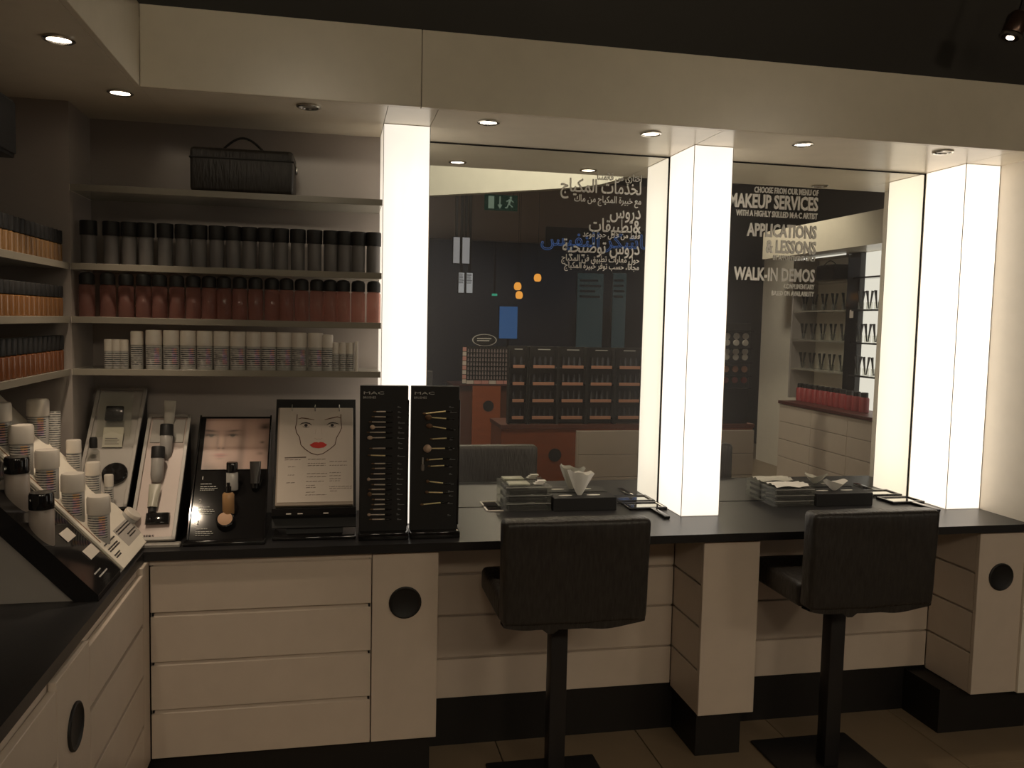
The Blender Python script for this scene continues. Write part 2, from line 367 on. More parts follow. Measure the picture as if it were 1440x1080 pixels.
MB().rbox(-.1165, .1175, -.259, -.240, .003, .690, .0015, 1).build('door', WHITE, t); round_pull(t.children[-1], .0, -.259, .510, 'y')
def kneehole(x0, x1, label):
    t = thing('kneehole_panel', label, 'panel', ((x0+x1)/2, -.2, .205), group='slatted panels behind the stools'); w = (x1-x0)/2-.001
    MB().box(-w, w, -.030, .0, 0, .68).build('backing', WHITE, t)
    for a, b in ((.712, .884), (.544, .704), (.370, .536), (.205, .362)):
        MB().rbox(-w, w, -.045, -.031, a-.205, b-.205, .002, 1).build('board', WHITE, t)
kneehole(.366, 1.388, 'white slatted panel in the knee space behind the left stool')
kneehole(1.622, 2.611, 'white slatted panel in the knee space behind the right stool')
def pillar(x0, x1, label, hole):
    t = thing('pillar_cabinet', label, 'cabinet', ((x0+x1)/2, -.27, .19), group='white counter cabinets'); w = (x1-x0)/2
    MB().box(-w+.012, w-.001, -.239, .22, .0, .695).build('carcass', WHITE, t)
    dr = MB().rbox(-w, w, -.259, -.240, .003, .690, .0015, 1).build('door', WHITE, t)
    for a, b in ((.712, .884), (.544, .704), (.370, .536), (.193, .362)):
        MB().rbox(-w+.001, -w+.011, -.239, .025, a-.19, b-.19, .002, 1).build('side_board', WHITE, t)
    if hole: round_pull(dr, .0, -.259, .503, 'y')
pillar(1.388, 1.622, 'narrow white cabinet between the two stools', False)
pillar(2.611, 2.829, 'narrow white cabinet with round black pull at the far right', True)
# left run, facing +x
def left_bank(y0, y1, label, door):
    t = thing('drawer_cabinet' if not door else 'door_cabinet', label, 'cabinet', (-.88, (y0+y1)/2, .19), group='white cabinets along the left wall'); w = (y1-y0)/2
    MB().box(-.28, .253, -w+.001, w-.001, 0, .695).build('carcass', WHITE, t)
    if door:
        dr = MB().rbox(.254, .273, -w+.001, w-.001, .003, .69, .0015, 1).build('door', WHITE, t); round_pull(dr, .273, .0, .527, 'x')
    else:
        for a, b in DZ: MB().rbox(.254, .273, -w+.002, w-.002, a-.19, b-.19, .0015, 1).build('drawer', WHITE, t)
left_bank(-1.236, -.625, 'white drawer cabinet on the left wall nearest the corner', False)
left_bank(-1.494, -1.236, 'white cabinet with oval-looking black round pull at lower left', True)
left_bank(-2.2, -1.494, 'white drawer cabinet cut off by the lower left picture edge', False)
tag(MB().rbox(-.65, -.608, -.622, -.531, .19, .884, .002, 1).build('corner_post', WHITE), 'white corner post where the two cabinet runs meet', 'post')

# ================================================================== SOFFIT DOWNLIGHTS
def downlight(x, y, label, lit, tilt, cone=78, power=1.):
    t = thing('downlight', label, 'downlight', (x, y, ZS), group='recessed soffit downlights')
    MB().lathe([(.040, -.001), (.041, -.005), (.036, -.008), (.031, -.006), (.030, -.001)], 28).build('trim_ring', CHROME, t)
    l = MB().lathe([(.0295, -.0035), (.018, -.0045), (.0, -.005)], 24).build('lens', LAMP if lit else LAMPOFF, t); l.rotation_euler = (tilt*.25, 0, 0)
    if lit:
        L = bpy.data.lights.new('lamp', 'SPOT'); L.energy = SPOT_W*power; L.color = (1, .80, .58); L.spot_size = math.radians(cone); L.spot_blend = .7; L.shadow_soft_size = .025
        b = bpy.data.objects.new('lamp', L); COL.objects.link(b); b.parent = t; b.location = (0, 0, -.02); b.rotation_euler = (tilt, 0, 0)
downlight(-.726, -.988, 'lit downlight over the left counter, nearest the viewer', True, .30, 56, 1.8)
downlight(-.698, -.453, 'lit downlight above the inner corner of the counter', True, -.10, 66, 1.5)
downlight(-.097, -.443, 'unlit downlight above the black vanity case', False, .3)
downlight(.538, -.402, 'lit downlight just right of the first column', True, .1)
downlight(1.161, -.405, 'lit downlight just left of the middle column', True, .1)
downlight(1.793, -.407, 'lit downlight over the second mirror', True, .1)
downlight(2.394, -.444, 'unlit downlight near the far right column', False, .3)

# ================================================================== ACRYLIC SHELVES
SH = [(2.13, 'top'), (1.858, 'second'), (1.672, 'third'), (1.488, 'lowest')]
for z, n in SH:
    lab = {'top': 'carrying the black vanity case', 'second': 'carrying the frosted black-capped bottles', 'third': 'carrying the pink bottles', 'lowest': 'carrying the white spray cans'}[n]
    t = thing('acrylic_shelf', f'{n} clear shelf on the back wall, {lab}', 'shelf', (-.37, -.14, z), group='back wall shelves')
    MB().box(-.536, .536, -.128, .132, 0, .018).build('board', ACRY, t)
    MB().rbox(-.536, .536, -.134, -.1285, -.002, .021, .001, 1).build('front_edge', ACRYE, t)
    MB().box(-.538, -.5365, -.134, .132, -.002, .019).build('end_edge', CAPW, t)
for z, n in SH[1:]:
    lab = {'second': 'under the top row of foundation bottles', 'third': 'under the middle row of foundation bottles', 'lowest': 'under the bottom row of foundation bottles'}[n]
    t = thing('acrylic_shelf', f'clear shelf on the left wall, {lab}', 'shelf', (-1.04, -1.2, z), group='left wall shelves')
    MB().box(-.122, .122, -.92, .925, 0, .018).build('board', ACRY, t)
    MB().rbox(.1225, .128, -.92, .925, -.002, .021, .001, 1).build('front_edge', ACRYE, t)

# ================================================================== BOTTLES ON THE SHELVES
def bottle(name, cat, body, cap, bm, cm, label_m=None, lz=None, group=None, irid=False, n=20):
    t = thing(name, '', cat, group=group)
    MB().lathe(body, n).build('body', bm, t); MB().lathe(cap, n).build('cap', cm, t)
    if label_m:
        r = max(p[0] for p in body)+.0004
        MB().lathe([(r, lz[0]), (r, lz[1])], 16, a0=-2.6, a1=-.5).build('label_print', label_m, t)
        if irid: MB().lathe([(r+.0003, lz[0]+.01), (r+.0003, lz[1])], 6, a0=-1.35, a1=-.75).build('iridescent_band', IRID, t)
    return Series(t)
YB = -.215
frost = bottle('frosted_bottle', 'bottle', [(.018, 0), (.0245, .002), (.0255, .006), (.0255, .101), (.024, .105)], [(.0285, .1052), (.029, .107), (.029, .152), (.0275, .156), (0, .1565)], FROST, BLACKM, group='frosted bottles on the second shelf')
xs = [70, 163, 238, 308, 388, 463, 533, 608, 680, 750, 822, 890, 965, 1040, 1114, 1176, 1240, 1310]
def px2x(px): return -.89+(px-112)*(.168+.89)/425.0
for i, v in enumerate(xs): frost.put((px2x(100+v/3.085), YB, 1.8765), f'frosted grey bottle with black cap, {ORD[i]} from the left in its row')
pink = bottle('pink_bottle', 'bottle', [(.020, 0), (.0255, .002), (.0265, .006), (.0265, .110), (.022, .116), (.016, .117)], [(.0255, .1172), (.0255, .148), (.021, .156), (.008, .1605), (0, .161)], PINK, BLACKM, group='pink bottles on the third shelf')
for i, v in enumerate([62, 148, 224, 296, 364, 437, 507, 575, 640, 708, 778, 850, 915, 983, 1052, 1113, 1172, 1241, 1313]):
    pink.put((px2x(100+v/3.085), YB-.005, 1.6905), f'clear pink bottle with black cap, {ORD[i]} from the left in its row')
can = bottle('spray_can', 'spray can', [(.020, 0), (.027, .001), (.0285, .005), (.0285, .084), (.026, .088)], [(.029, .0882), (.0292, .09), (.029, .138), (.027, .1425), (0, .1435)], CANB, CAPW, CANL, (.012, .08), 'white spray cans on the lowest shelf', True)
for i, v in enumerate([328, 400, 470, 540, 610, 680, 748, 812, 880, 945, 1018]):
    can.put((px2x(100+v/3.), YB, 1.5065), f'large white-capped spray can, {ORD[i]} large one from the left')
slim = bottle('spray_can', 'spray can', [(.015, 0), (.0205, .001), (.0215, .005), (.0215, .085), (.019, .088)], [(.022, .0882), (.022, .132), (.020, .137), (0, .138)], CANB, CAPW, CANL, (.012, .08), 'white spray cans on the lowest shelf')
slim.put((px2x(100+258/3.), YB, 1.5065), 'medium slim white can left of the large spray cans')
slim.put((px2x(100+1070/3.), YB-.002, 1.5065), 'medium slim white can right of the large spray cans')
mini = bottle('spray_can', 'spray can', [(.010, 0), (.0135, .001), (.0145, .004), (.0145, .062), (.013, .064)], [(.0148, .0642), (.0148, .102), (.0135, .106), (0, .107)], CANB, CAPW, CANL, (.008, .06), 'small white cans on the lowest shelf')
for k, v in enumerate((142, 174, 206)): mini.put((px2x(100+v/3.), YB, 1.5065), f'mini white can at the left end, {ORD[k]} from the corner')
for k, v in enumerate((1107, 1140, 1172)): mini.put((px2x(100+v/3.), YB, 1.5065), f'mini white can at the right end, {ORD[k]} after the slim can', scale=(1, 1, 1.02))
tag(MB().rbox(px2x(500.4)-.006, px2x(500.4)+.006, YB-.015, YB+.015, 1.5065, 1.621, .002).build('slim_carton', CAPW), 'thin white carton at the right end of the spray can row', 'carton')
# foundation bottles on the left wall
def found(name, m, hb, hc):
    return bottle(name, 'bottle', [(.016, 0), (.0195, .001), (.0205, .004), (.0205, hb-.004), (.017, hb), (.012, hb+.001)], [(.0205, hb+.0012), (.021, hb+.003), (.021, hb+hc-.003), (.0195, hb+hc), (0, hb+hc+.0005)], m, BLACKM, n=14)
for (z, m, hb, hc, nm, rown) in ((1.8765, AMBER2, .064, .045, 'light amber', 'top'), (1.6905, AMBER, .066, .040, 'amber', 'middle'), (1.5065, AMBER3, .070, .050, 'dark amber', 'bottom')):
    sr = found('foundation_bottle', m, hb, hc)
    for i in range(14): sr.put((-.945, -.305-i*.0445, z), f'{nm} foundation bottle, {ORD[i]} from the corner in the {rown} left-wall row', group=f'foundation bottles in the {rown} left-wall row')

# ================================================================== VANITY CASES
def case(label, loc, w, d, h, rot=0):
    t = thing('vanity_case', label, 'bag', loc, (0, 0, rot), 'black vanity cases')
    bm = MB().rbox(-w/2, w/2, -d/2, d/2, 0, h, .014, 3)
    bm.build('body', LEATHER, t)
    MB().rbox(-w/2-.002, w/2+.002, -d/2-.002, d/2+.002, h*.74, h*.74+.006, .002).build('zip', BLACKM, t)
    z = MB().rbox(w/2+.002, w/2+.010, -.006, .006, h*.55, h*.74, .002).build('zip_pull', CHROME, t)
    pts = [(-.080+.160*i/14-.002, -d*.15, h-.006+.054*math.sin(PI*i/14)) for i in range(15)]
    MB().tube(pts, .0042, 8).build('handle', BLACKM, t)
    return t
case('black vanity case with looped handle on the top back shelf', (-.335, -.17, 2.1515), .36, .17, .158, -.02)
t = thing('wall_speaker', 'black box speaker on the left wall at the upper left picture edge', 'speaker', (-1.036, -1.0, 2.15))
MB().rbox(-.126, .118, -.25, .25, 0, .165, .004, 2).build('cabinet', BLACKM, t); MB().rbox(.1185, .126, -.24, .24, .01, .155, .003, 2).build('grille', mat('speaker_cloth', (.025, .023, .022), .8, bump=.6, bscale=400), t)

# ================================================================== SLANTED COUNTER DISPLAYS
def wedge(t, w, D, tan, h0, m, name='wedge', inset=.0):
    return MB().prism([(inset, 0), (inset, h0), (D, h0+(D-inset)*tan), (D, 0)], -w/2, w/2, 'x').build(name, m, t)
def sheet(t, name, m, ang, x0, x1, s0, s1, h0, lift=.002, th=.002, r=None):
    """thin panel lying on the slope: x across, s up the slope"""
    mb = MB().rbox(x0, x1, s0, s1, lift, lift+th, min(th*.4, .001), 1)
    o = mb.build(name, m, t); o.location = (0, 0, h0); o.rotation_euler = (ang, 0, 0); return o
def lines(t, name, m, ang, h0, rows, w=.0016, lift=.0042):
    mb = MB()
    for (x0, x1, sv) in rows:
        x = x0
        while x < x1-.001:
            L = random.uniform(.004, .014); mb.ribbon([(x, sv), (min(x+L, x1), sv)], w, .0004, lift); x += L+.002
    o = mb.build(name, m, t); o.location = (0, 0, h0); o.rotation_euler = (ang, 0, 0); return o

# --- white spray display on the left counter
A1 = math.atan(1.07)
t = thing('white_display', 'slanted white display of white-capped spray cans on the left counter', 'display stand', (-.634, -.605, ZC), (0, 0, PI/2))
wedge(t, .37, .49, 1.07, .012, WALLW, 'wedge', .004)
sheet(t, 'face_panel', WALLW, A1, -.185, .185, -.004, .70, .013, 0, .008)
sheet(t, 'side_groove', mat('tan_groove', (.30, .16, .08), .6), A1, -.166, -.160, .10, .66, .013, .0075, .0012)
lines(t, 'label_print', PRINTK, A1, .013, [(-.165, -.045, .085), (-.165, -.055, .068), (-.165, -.05, .06), (-.165, -.10, .042), (-.165, -.11, .034)], .005, .0082)
p = sheet(t, 'label_plate', mat('pale_label', (.48, .44, .40), .5), A1, -.02, .16, .03, .10, .013, .0075, .001)
lines(t, 'label_print', PRINTK, A1, .013, [(-.01, .15, .09), (-.01, .15, .08), (.05, .15, .06), (.05, .13, .05)], .004, .0092)
big = bottle('spray_can', 'spray can', [(.024, 0), (.030, .001), (.0315, .005), (.0315, .100), (.029, .104)], [(.0335, .1042), (.034, .107), (.034, .152), (.031, .159), (0, .162)], CANB, CAPW, CANL, (.03, .10), 'spray cans in the white slanted display', True)
for i, (x, y, z) in enumerate([(-.712, -.735, 1.019), (-.781, -.745, 1.092), (-.850, -.752, 1.166), (-.920, -.750, 1.241), (-.985, -.735, 1.306)]):
    big.put((x, y+.012, z-.032), f'large white-capped spray can in the near row of the white display, {ORD[i]} from the bottom')
big.put((-.966, -.445, 1.258), 'large white-capped spray can high in the far row of the white display')
t = thing('squeeze_tube', 'white squeeze tube standing on its cap high in the white display', 'tube', (-.926, -.42, 1.225))
MB().lathe([(.017, 0), (.017, .022), (.016, .023)], 16).build('cap', CAPW, t)
b = MB()
for k in range(9):
    f = k/8; a, c = .020*(1-f)+.022*f, .020*(1-f)+.0015*f
    b.v += [(a*math.cos(2*PI*i/16), c*math.sin(2*PI*i/16), .0235+.125*f) for i in range(16)]
b.f = [(k*16+i, k*16+(i+1) % 16, (k+1)*16+(i+1) % 16, (k+1)*16+i) for k in range(8) for i in range(16)]+[list(range(128, 144))]
b.sm = [True]*len(b.f); b.build('tube_body', CANL, t)
sm = bottle('spray_can', 'spray can', [(.017, 0), (.022, .001), (.023, .005), (.023, .080), (.021, .083)], [(.0235, .0832), (.0235, .122), (.0215, .126), (0, .127)], CANB, CAPW, CANL, (.03, .08), 'spray cans in the white slanted display')
sm.put((-.864, -.425, 1.152), 'medium white can in the far row of the white display, above the short one')
sm.put((-.795, -.462, 1.082), 'short medium can in the middle of the white display')
mini2 = bottle('spray_can', 'spray can', [(.010, 0), (.014, .001), (.0145, .004), (.0145, .072), (.013, .075)], [(.015, .0752), (.015, .112), (.0135, .115), (0, .116)], CANB, CAPW, CANL, (.03, .07), 'spray cans in the white slanted display')
mini2.put((-.756, -.422, 1.042), 'thin mini can in the far row of the white display')
t = thing('cream_jar', 'small round jar near the bottom of the white display', 'jar', (-.698, -.43, 1.0), (.0, .72, 0))
MB().lathe([(.026, 0), (.028, .002), (.028, .020), (.026, .022)], 20).build('body', CANB, t); MB().lathe([(.029, .0222), (.029, .034), (.027, .036), (0, .0365)], 20).build('lid', CAPW, t)

# --- black display at the near left
t = thing('black_display', 'slanted black display with pale side panels at the near left', 'display stand', (-.632, -.925, ZC), (0, 0, PI/2))
wedge(t, .225, .48, 1.05, .0, GREYT, 'side_body', .064)
A2 = math.atan(1.05)
MB().prism([(0, 0), (0, .017), (.49, .017+.5145), (.49, .017+.4345), (.061, 0)], -.125, .118, 'x').build('top_slab', BLACKG, t)
for (a, b, c, d) in ((.0, .075, .165, .20), (.02, .110, .085, .120)): sheet(t, 'label_card', CAPW, A2, a, b, c, d, .012, .0045, .0015)
lines(t, 'label_print', PRINTW, A2, .012, [(-.03, .05, .035), (-.04, .02, .05)], .004, .0045)
blk = bottle('lotion_bottle', 'bottle', [(.026, 0), (.030, .002), (.031, .006), (.031, .105), (.028, .110)], [(.0315, .1102), (.032, .113), (.032, .148), (.029, .155), (0, .1565)], mat('pale_lotion', (.34, .29, .25), .35), BLACKG, group='black-capped bottles in the black display')
blk.put((-.864, -.945, 1.15), 'pale lotion bottle with black cap, higher one in the black display')
blk.put((-.786, -1.0, 1.06), 'pale lotion bottle with black cap, lower one in the black display')

# --- grey and rose slanted trays by the corner
A3 = math.atan(1.114)
def tray(label, xc, w, ylow, D, z0, inner):
    t = thing('sloped_tray', label, 'display tray', (xc, ylow, ZC), group='grey sloped trays')
    MB().prism([(.0, 0), (.0, z0), (D, z0+D*1.114), (D, 0)], -w/2+.004, w/2-.004, 'x').build('wedge', BLACKM, t)
    L = D/math.cos(A3)
    sheet(t, 'base_panel', inner, A3, -w/2+.010, w/2-.010, .012, L-.012, z0, .001, .004)
    for a, b, c, d in ((-w/2, -w/2+.012, 0, L), (w/2-.012, w/2, 0, L), (-w/2, w/2, 0, .012), (-w/2, w/2, L-.012, L)): sheet(t, 'rim', GREYT, A3, a, b, c, d, z0, .001, .014)
    return t, L
t, L = tray('rose-grey sloped tray of skincare tubes left of the face poster', -.610, .152, -.47, .352, .012, PINKT)
sheet(t, 'upper_plate', GREYT, A3, -.058, .058, L-.125, L-.02, .012, .0055, .003)
MB().rbox(-.076, .095, -.035, -.001, .0, .012, .002, 1).build('front_lip', GREYT, t)
textmesh('lettering', 'PRIMERS', .016, PRINTK, t, (-.06, .004, .026), (A3, 0, 0), sx=1.1)
tray('grey sloped tray in the corner behind the white display', -.795, .176, -.385, .35, .11, GREYT)
tube1 = thing('primer_bottle', 'grey primer bottle with black cap, lower on the rose tray', 'bottle', (-.622, -.325, 1.108), (-.30, 0, 0), 'bottles on the rose tray')
MB().lathe([(.012, 0), (.020, .012), (.022, .03), (.022, .085), (.020, .088)], 18).build('body', mat('grey_gel', (.34, .32, .30), .3), tube1); MB().lathe([(.0235, .0882), (.0235, .126), (.021, .130), (0, .131)], 18).build('cap', BLACKM, tube1)
dup(tube1, (-.606, -.245, 1.178), 'grey primer bottle with black cap, upper on the rose tray', (-.25, 0, 0))
def flat_tube(label, loc, rot, L, w, m, capm, cap_down=True):
    t = thing('squeeze_tube', label, 'tube', loc, rot)
    MB().lathe([(w*.7, 0), (w*.7, .016), (w*.62, .017)], 14).build('cap', capm, t)
    b = MB()
    for k in range(7):
        f = k/6; a, c = w*.9*(1-f)+w*1.05*f, w*.9*(1-f)+.0012*f
        b.v += [(a*math.cos(2*PI*i/14), c*math.sin(2*PI*i/14), .0175+L*f) for i in range(14)]
    b.f = [(k*14+i, k*14+(i+1) % 14, (k+1)*14+(i+1) % 14, (k+1)*14+i) for k in range(6) for i in range(14)]+[list(range(84, 98))]
    b.sm = [True]*len(b.f); b.build('tube_body', m, t); return t
flat_tube('small pale silver tube on the lower rose tray', (-.622, -.405, 1.018), (-.55, 0, 0), .088, .019, mat('silver_tube', (.42, .40, .33), .3), BLACKM)
flat_tube('tall pale tube standing highest on the rose tray', (-.612, -.150, 1.268), (.04, .06, 0), .10, .020, mat('milky_tube', (.42, .39, .34), .35), BLACKM)
t = thing('compact_case', 'black oblong compact at the foot of the rose tray', 'compact', (-.600, -.424, .998), (A3, 0, .05)); MB().rbox(-.038, .038, -.022, .022, 0, .014, .006, 3).build('case', BLACKG, t); MB().rbox(-.0384, .0384, -.0224, .0224, .0062, .0075, .0005, 1).build('seam', BLACKM, t)
# corner tray contents
t = thing('plastic_pouch', 'clear plastic pouch with black compact inside in the corner', 'pouch', (-.795, -.20, 1.255), (A3+.25, 0, 0))
b = MB(); N = 12
for j in range(N+1):
    for i in range(N+1):
        u, v = i/N, j/N; puff = .020*(math.sin(PI*u)*math.sin(PI*v))**.6+.004*math.sin(9*u+5*v)
        b.v.append((-.058+.116*u+.003*math.sin(7*v), .178*v, .006+puff))
b.f = [(j*(N+1)+i, j*(N+1)+i+1, (j+1)*(N+1)+i+1, (j+1)*(N+1)+i) for j in range(N) for i in range(N)]; b.sm = [True]*len(b.f)
b.build('film', CLEAR, t); MB().rbox(-.032, .03, .06, .118, .003, .018, .006, 3).build('black_compact', BLACKG, t); MB().box(-.058, .058, .0, .178, .003, .0045).build('back_film', CLEAR, t)
t = thing('info_card', 'cream printed card leaning below the plastic pouch', 'card', (-.792, -.225, 1.222), (A3+.3, 0, 0)); MB().box(-.034, .034, 0, .075, 0, .002).build('card', mat('cream_card', (.5, .47, .38), .6), t)
b = MB()
for k in range(4): b.ribbon([(-.026, .012+k*.007), (.022-.006*(k % 2), .012+k*.007)], .002, .0003, .002)
b.build('print', PRINTK, t)
t = thing('pump_bottle', 'glass bottle with black pump top in the corner tray', 'bottle', (-.845, -.262, 1.158)); MB().lathe([(.02, 0), (.021, .003), (.021, .055), (.012, .062), (.012, .068)], 16).build('body', CLEAR, t); MB().lathe([(.0135, .0682), (.0135, .098), (.011, .106), (0, .107)], 14).build('pump', BLACKM, t)
t = thing('compact_case', 'round black compact low in the corner tray', 'compact', (-.765, -.30, 1.136), (A3, 0, 0)); MB().lathe([(.040, 0), (.042, .004), (.042, .012), (.038, .016), (0, .0165)], 26).build('case', BLACKG, t); MB().lathe([(.0423, .0072), (.0423, .0085)], 26).build('seam', BLACKM, t)

# --- face poster display (flat print made of a fine coloured grid)
A4 = math.atan(1.2)
t = thing('poster_display', 'black sloped display with a close-up face poster and numbered steps', 'display stand', (-.371, -.45, ZC))
wedge(t, .262, .33, 1.2, .006, BLACKG)
MB().rbox(-.135, .135, -.055, -.004, 0, .012, .003).build('base_lip', BLACKG, t)
L4 = .33/math.cos(A4)
for a, b in ((-.131, -.125), (.125, .131)): sheet(t, 'side_rim', BLACKG, A4, a, b, 0, L4, .006, .001, .010)
def g(x, y, cx, cy, sx, sy): return math.exp(-((x-cx)/sx)**2-((y-cy)/sy)**2)
def facecol(u, v):
    r, gg, b = .50, .33, .27
    l = 1-.45*g(u, v, -.02, .9, .09, .6)-.42*g(u, v, .585, .45, .06, .55)-.25*g(u, v, .03, .2, .10, .3)
    l += .25*g(u, v, .265, .52, .035, .18)+.18*g(u, v, .27, .92, .22, .12)+.12*g(u, v, .12, .42, .08, .10)+.10*g(u, v, .42, .42, .06, .10)
    for ex, sg in ((.10, -1), (.43, 1)):
        l -= .85*g(u, v, ex, .665, .075, .020)+.35*g(u, v, ex, .685, .11, .055)          # lids and shadow
        l -= .70*g(u, v, ex+.01*sg, .752+.10*(u-ex)*sg*(1 if abs(u-ex) < .12 else 0), .10, .018)   # brows
        l -= .50*g(u, v, ex, .650, .026, .026); l += .30*g(u, v, ex+.045, .650, .015, .012)+.30*g(u, v, ex-.045, .650, .015, .012)
    l -= .55*g(u, v, .235, .405, .022, .016)+.55*g(u, v, .300, .405, .022, .016)+.22*g(u, v, .205, .55, .018, .13)+.14*g(u, v, .325, .55, .016, .10)
    m = g(u, v, .265, .285, .095, .020)+.9*g(u, v, .265, .245, .075, .018); ln = g(u, v, .265, .266, .105, .006)
    l -= .30*m+.35*ln; r += .08*m; gg -= .09*m; b -= .05*m
    l -= .30*g(u, v, .265, .205, .06, .014)+.45*g(u, v, .12, .02, .16, .10)+.40*g(u, v, .48, .04, .14, .14)
    if u > .62:                                                     # the second, softer face at the right
        f = min(1, (u-.62)/.08)
        l2 = .95+.15*g(u, v, .74, .6, .07, .4)-.75*g(u, v, .93, .82, .085, .040)-.40*g(u, v, .95, .88, .10, .03)-.65*g(u, v, .90, .52, .035, .022)-.55*g(u, v, 1.02, .35, .08, .30)-.4*g(u, v, .88, .30, .05, .03)
        l = l*(1-f)+f*l2
    l = max(.10, l)
    return (r*l, gg*l, b*l, 1)
NU, NV = 96, 72
me = bpy.data.meshes.new('face_print'); vs_, fs_ = [], []
for j in range(NV+1):
    for i in range(NU+1): vs_.append((-.108+.232*i/NU, .282+.222*j/NV, .0035))
for j in range(NV):
    for i in range(NU): fs_.append((j*(NU+1)+i, j*(NU+1)+i+1, (j+1)*(NU+1)+i+1, (j+1)*(NU+1)+i))
me.from_pydata(vs_, [], fs_); ca = me.color_attributes.new('ink', 'FLOAT_COLOR', 'POINT')
for j in range(NV+1):
    for i in range(NU+1): ca.data[j*(NU+1)+i].color = facecol(i/NU, j/NV)
m = mat('poster_ink', (1, 1, 1), .35); at_ = m.node_tree.nodes.new('ShaderNodeAttribute'); at_.attribute_name = 'ink'
m.node_tree.links.new(at_.outputs['Color'], m.node_tree.nodes['Principled BSDF'].inputs['Base Color'])
me.materials.append(m); o = bpy.data.objects.new('face_print', me); COL.objects.link(o); o.parent = t; o.location = (0, 0, .006); o.rotation_euler = (A4, 0, 0)
sheet(t, 'poster_card', BLACKM, A4, -.11, .126, .28, .506, .006, .001, .0022)
for k, sv in enumerate((.238, .145, .060)):
    textmesh('numeral', str(k+1), .020, PRINTW, t, (-.104, sv*math.cos(A4), .006+sv*math.sin(A4)+.004), (A4, 0, 0))
    lines(t, 'step_print', PRINTW, A4, .006, [(-.104, -.066, sv-.016), (-.104, -.050, sv-.027), (-.104, -.045, sv-.034), (-.104, -.055, sv-.041)], .0022, .0032)
t = thing('lotion_bottle', 'black-capped clear bottle on the poster display', 'bottle', (-.364, -.328, 1.078)); MB().lathe([(.019, 0), (.021, .002), (.021, .062), (.018, .066)], 16).build('body', CANB, t); MB().lathe([(.0205, .0662), (.0205, .098), (.018, .102), (0, .103)], 16).build('cap', BLACKG, t)
t = thing('foundation_bottle', 'tan foundation bottle with black pump on the poster display', 'bottle', (-.370, -.392, 1.005)); MB().lathe([(.019, 0), (.0205, .002), (.0205, .070), (.016, .076), (.010, .077)], 16).build('body', mat('tan_foundation', (.42, .24, .11), .25), t); MB().lathe([(.0105, .0772), (.0105, .098), (.006, .100), (.006, .112), (0, .1125)], 14).build('pump', BLACKG, t)
flat_tube('black squeeze tube at the right of the poster display', (-.285, -.325, 1.082), (-.18, 0, 0), .08, .019, mat('dark_tube', (.04, .036, .034), .25), BLACKG)
t = thing('powder_compact', 'round open tan powder at the bottom of the poster display', 'compact', (-.378, -.412, .987), (A4, 0, 0)); MB().lathe([(.030, 0), (.032, .003), (.031, .010), (.028, .012)], 26).build('case', BLACKG, t); MB().lathe([(.0275, .0105), (.024, .013), (0, .0135)], 26).build('powder', SKINP, t)

# --- face chart stand
A5 = math.radians(60)
t = thing('chart_stand', 'black easel stand with hooks holding the face chart', 'stand', (-.07, -.41, ZC))
MB().rbox(-.145, .145, -.055, .20, .0, .012, .004).build('base', BLACKG, t)
MB().prism([(.0, .012), (.02, .012), (.215, .40), (.205, .42)], -.10, .10, 'x').build('prop', BLACKM, t)
sheet(t, 'back_board', BLACKM, A5, -.150, .147, .0, .508, .03, .0, .008)
sheet(t, 'ledge', BLACKG, A5, -.150, .147, .035, .062, .03, .008, .034)
for x in (-.09, -.005, .085):
    b = MB().tube([(x, .470, .006), (x, .472, .034), (x, .458, .042), (x, .445, .036)], .0022, 6).build('hook', CHROME, t); b.location = (0, 0, .03); b.rotation_euler = (A5, 0, 0)
for k, x in enumerate((-.10, -.06, .03)): sheet(t, 'ledge_clip', CAPW, A5, x, x+.018, .040, .044, .03, .0425, .001)
base = Vector((-.07, -.41, ZC+.03)); ux, us, un = Vector((1, 0, 0)), Vector((0, math.cos(A5), math.sin(A5))), Vector((0, -math.sin(A5), math.cos(A5)))
org = base+us*.075+un*.0085
t = thing('face_chart', 'pad of face charts with red lips on the black easel', 'paper pad', org, (A5, 0, 0))
MB().rbox(-.140, .136, .0, .386, .0, .026, .003, 2).build('pad', mat('pad_edge', (.40, .33, .27), .7), t)
MB().box(-.134, .135, .012, .384, .0262, .0275).build('top_sheet', PAPER, t)
ZP = .0277; PX = lambda v: -.138+(v-112)*.276/650.0; PY = lambda v: .384-(v-168)*.375/805.0   # chart drawing, in pad units
ol = [(270, 225), (268, 290), (258, 340), (268, 385), (295, 425), (308, 490), (345, 528), (395, 562), (450, 578), (500, 566), (555, 530), (600, 492), (614, 430), (640, 385), (657, 345), (652, 290), (650, 225)]
MB().ribbon([(PX(x), PY(y)) for x, y in ol], .0030, .0005, ZP).build('outline', mat('brown_ink', (.10, .045, .03), .6), t)
BI = mat('brow_ink', (.16, .09, .06), .6)
for pts in ([(280, 266), (310, 257), (350, 262), (418, 274)], [(508, 274), (570, 258), (620, 248), (648, 258)]): MB().ribbon([(PX(x), PY(y)) for x, y in pts], [.002, .004, .0045, .002] if pts[0][0] < 400 else [.002, .0045, .004, .002], .0005, ZP).build('brow', BI, t)
for cx in (348, 575):
    e = MB(); top = [(cx-55, 318), (cx-30, 303), (cx, 299), (cx+30, 306), (cx+52, 322)] if cx < 400 else [(cx-48, 322), (cx-25, 305), (cx, 299), (cx+30, 303), (cx+60, 312)]
    e.ribbon([(PX(x), PY(y)) for x, y in top], [.001, .004, .005, .004, .001], .0005, ZP)
    e.lathe([(.0062, ZP), (.0062, ZP+.0006), (0, ZP+.0006)], 14, (PX(cx), PY(322), 0))
    e.ribbon([(PX(cx-28), PY(332)), (PX(cx), PY(342)), (PX(cx+30), PY(334))], .0016, .0005, ZP); e.build('eye', PRINTK, t)
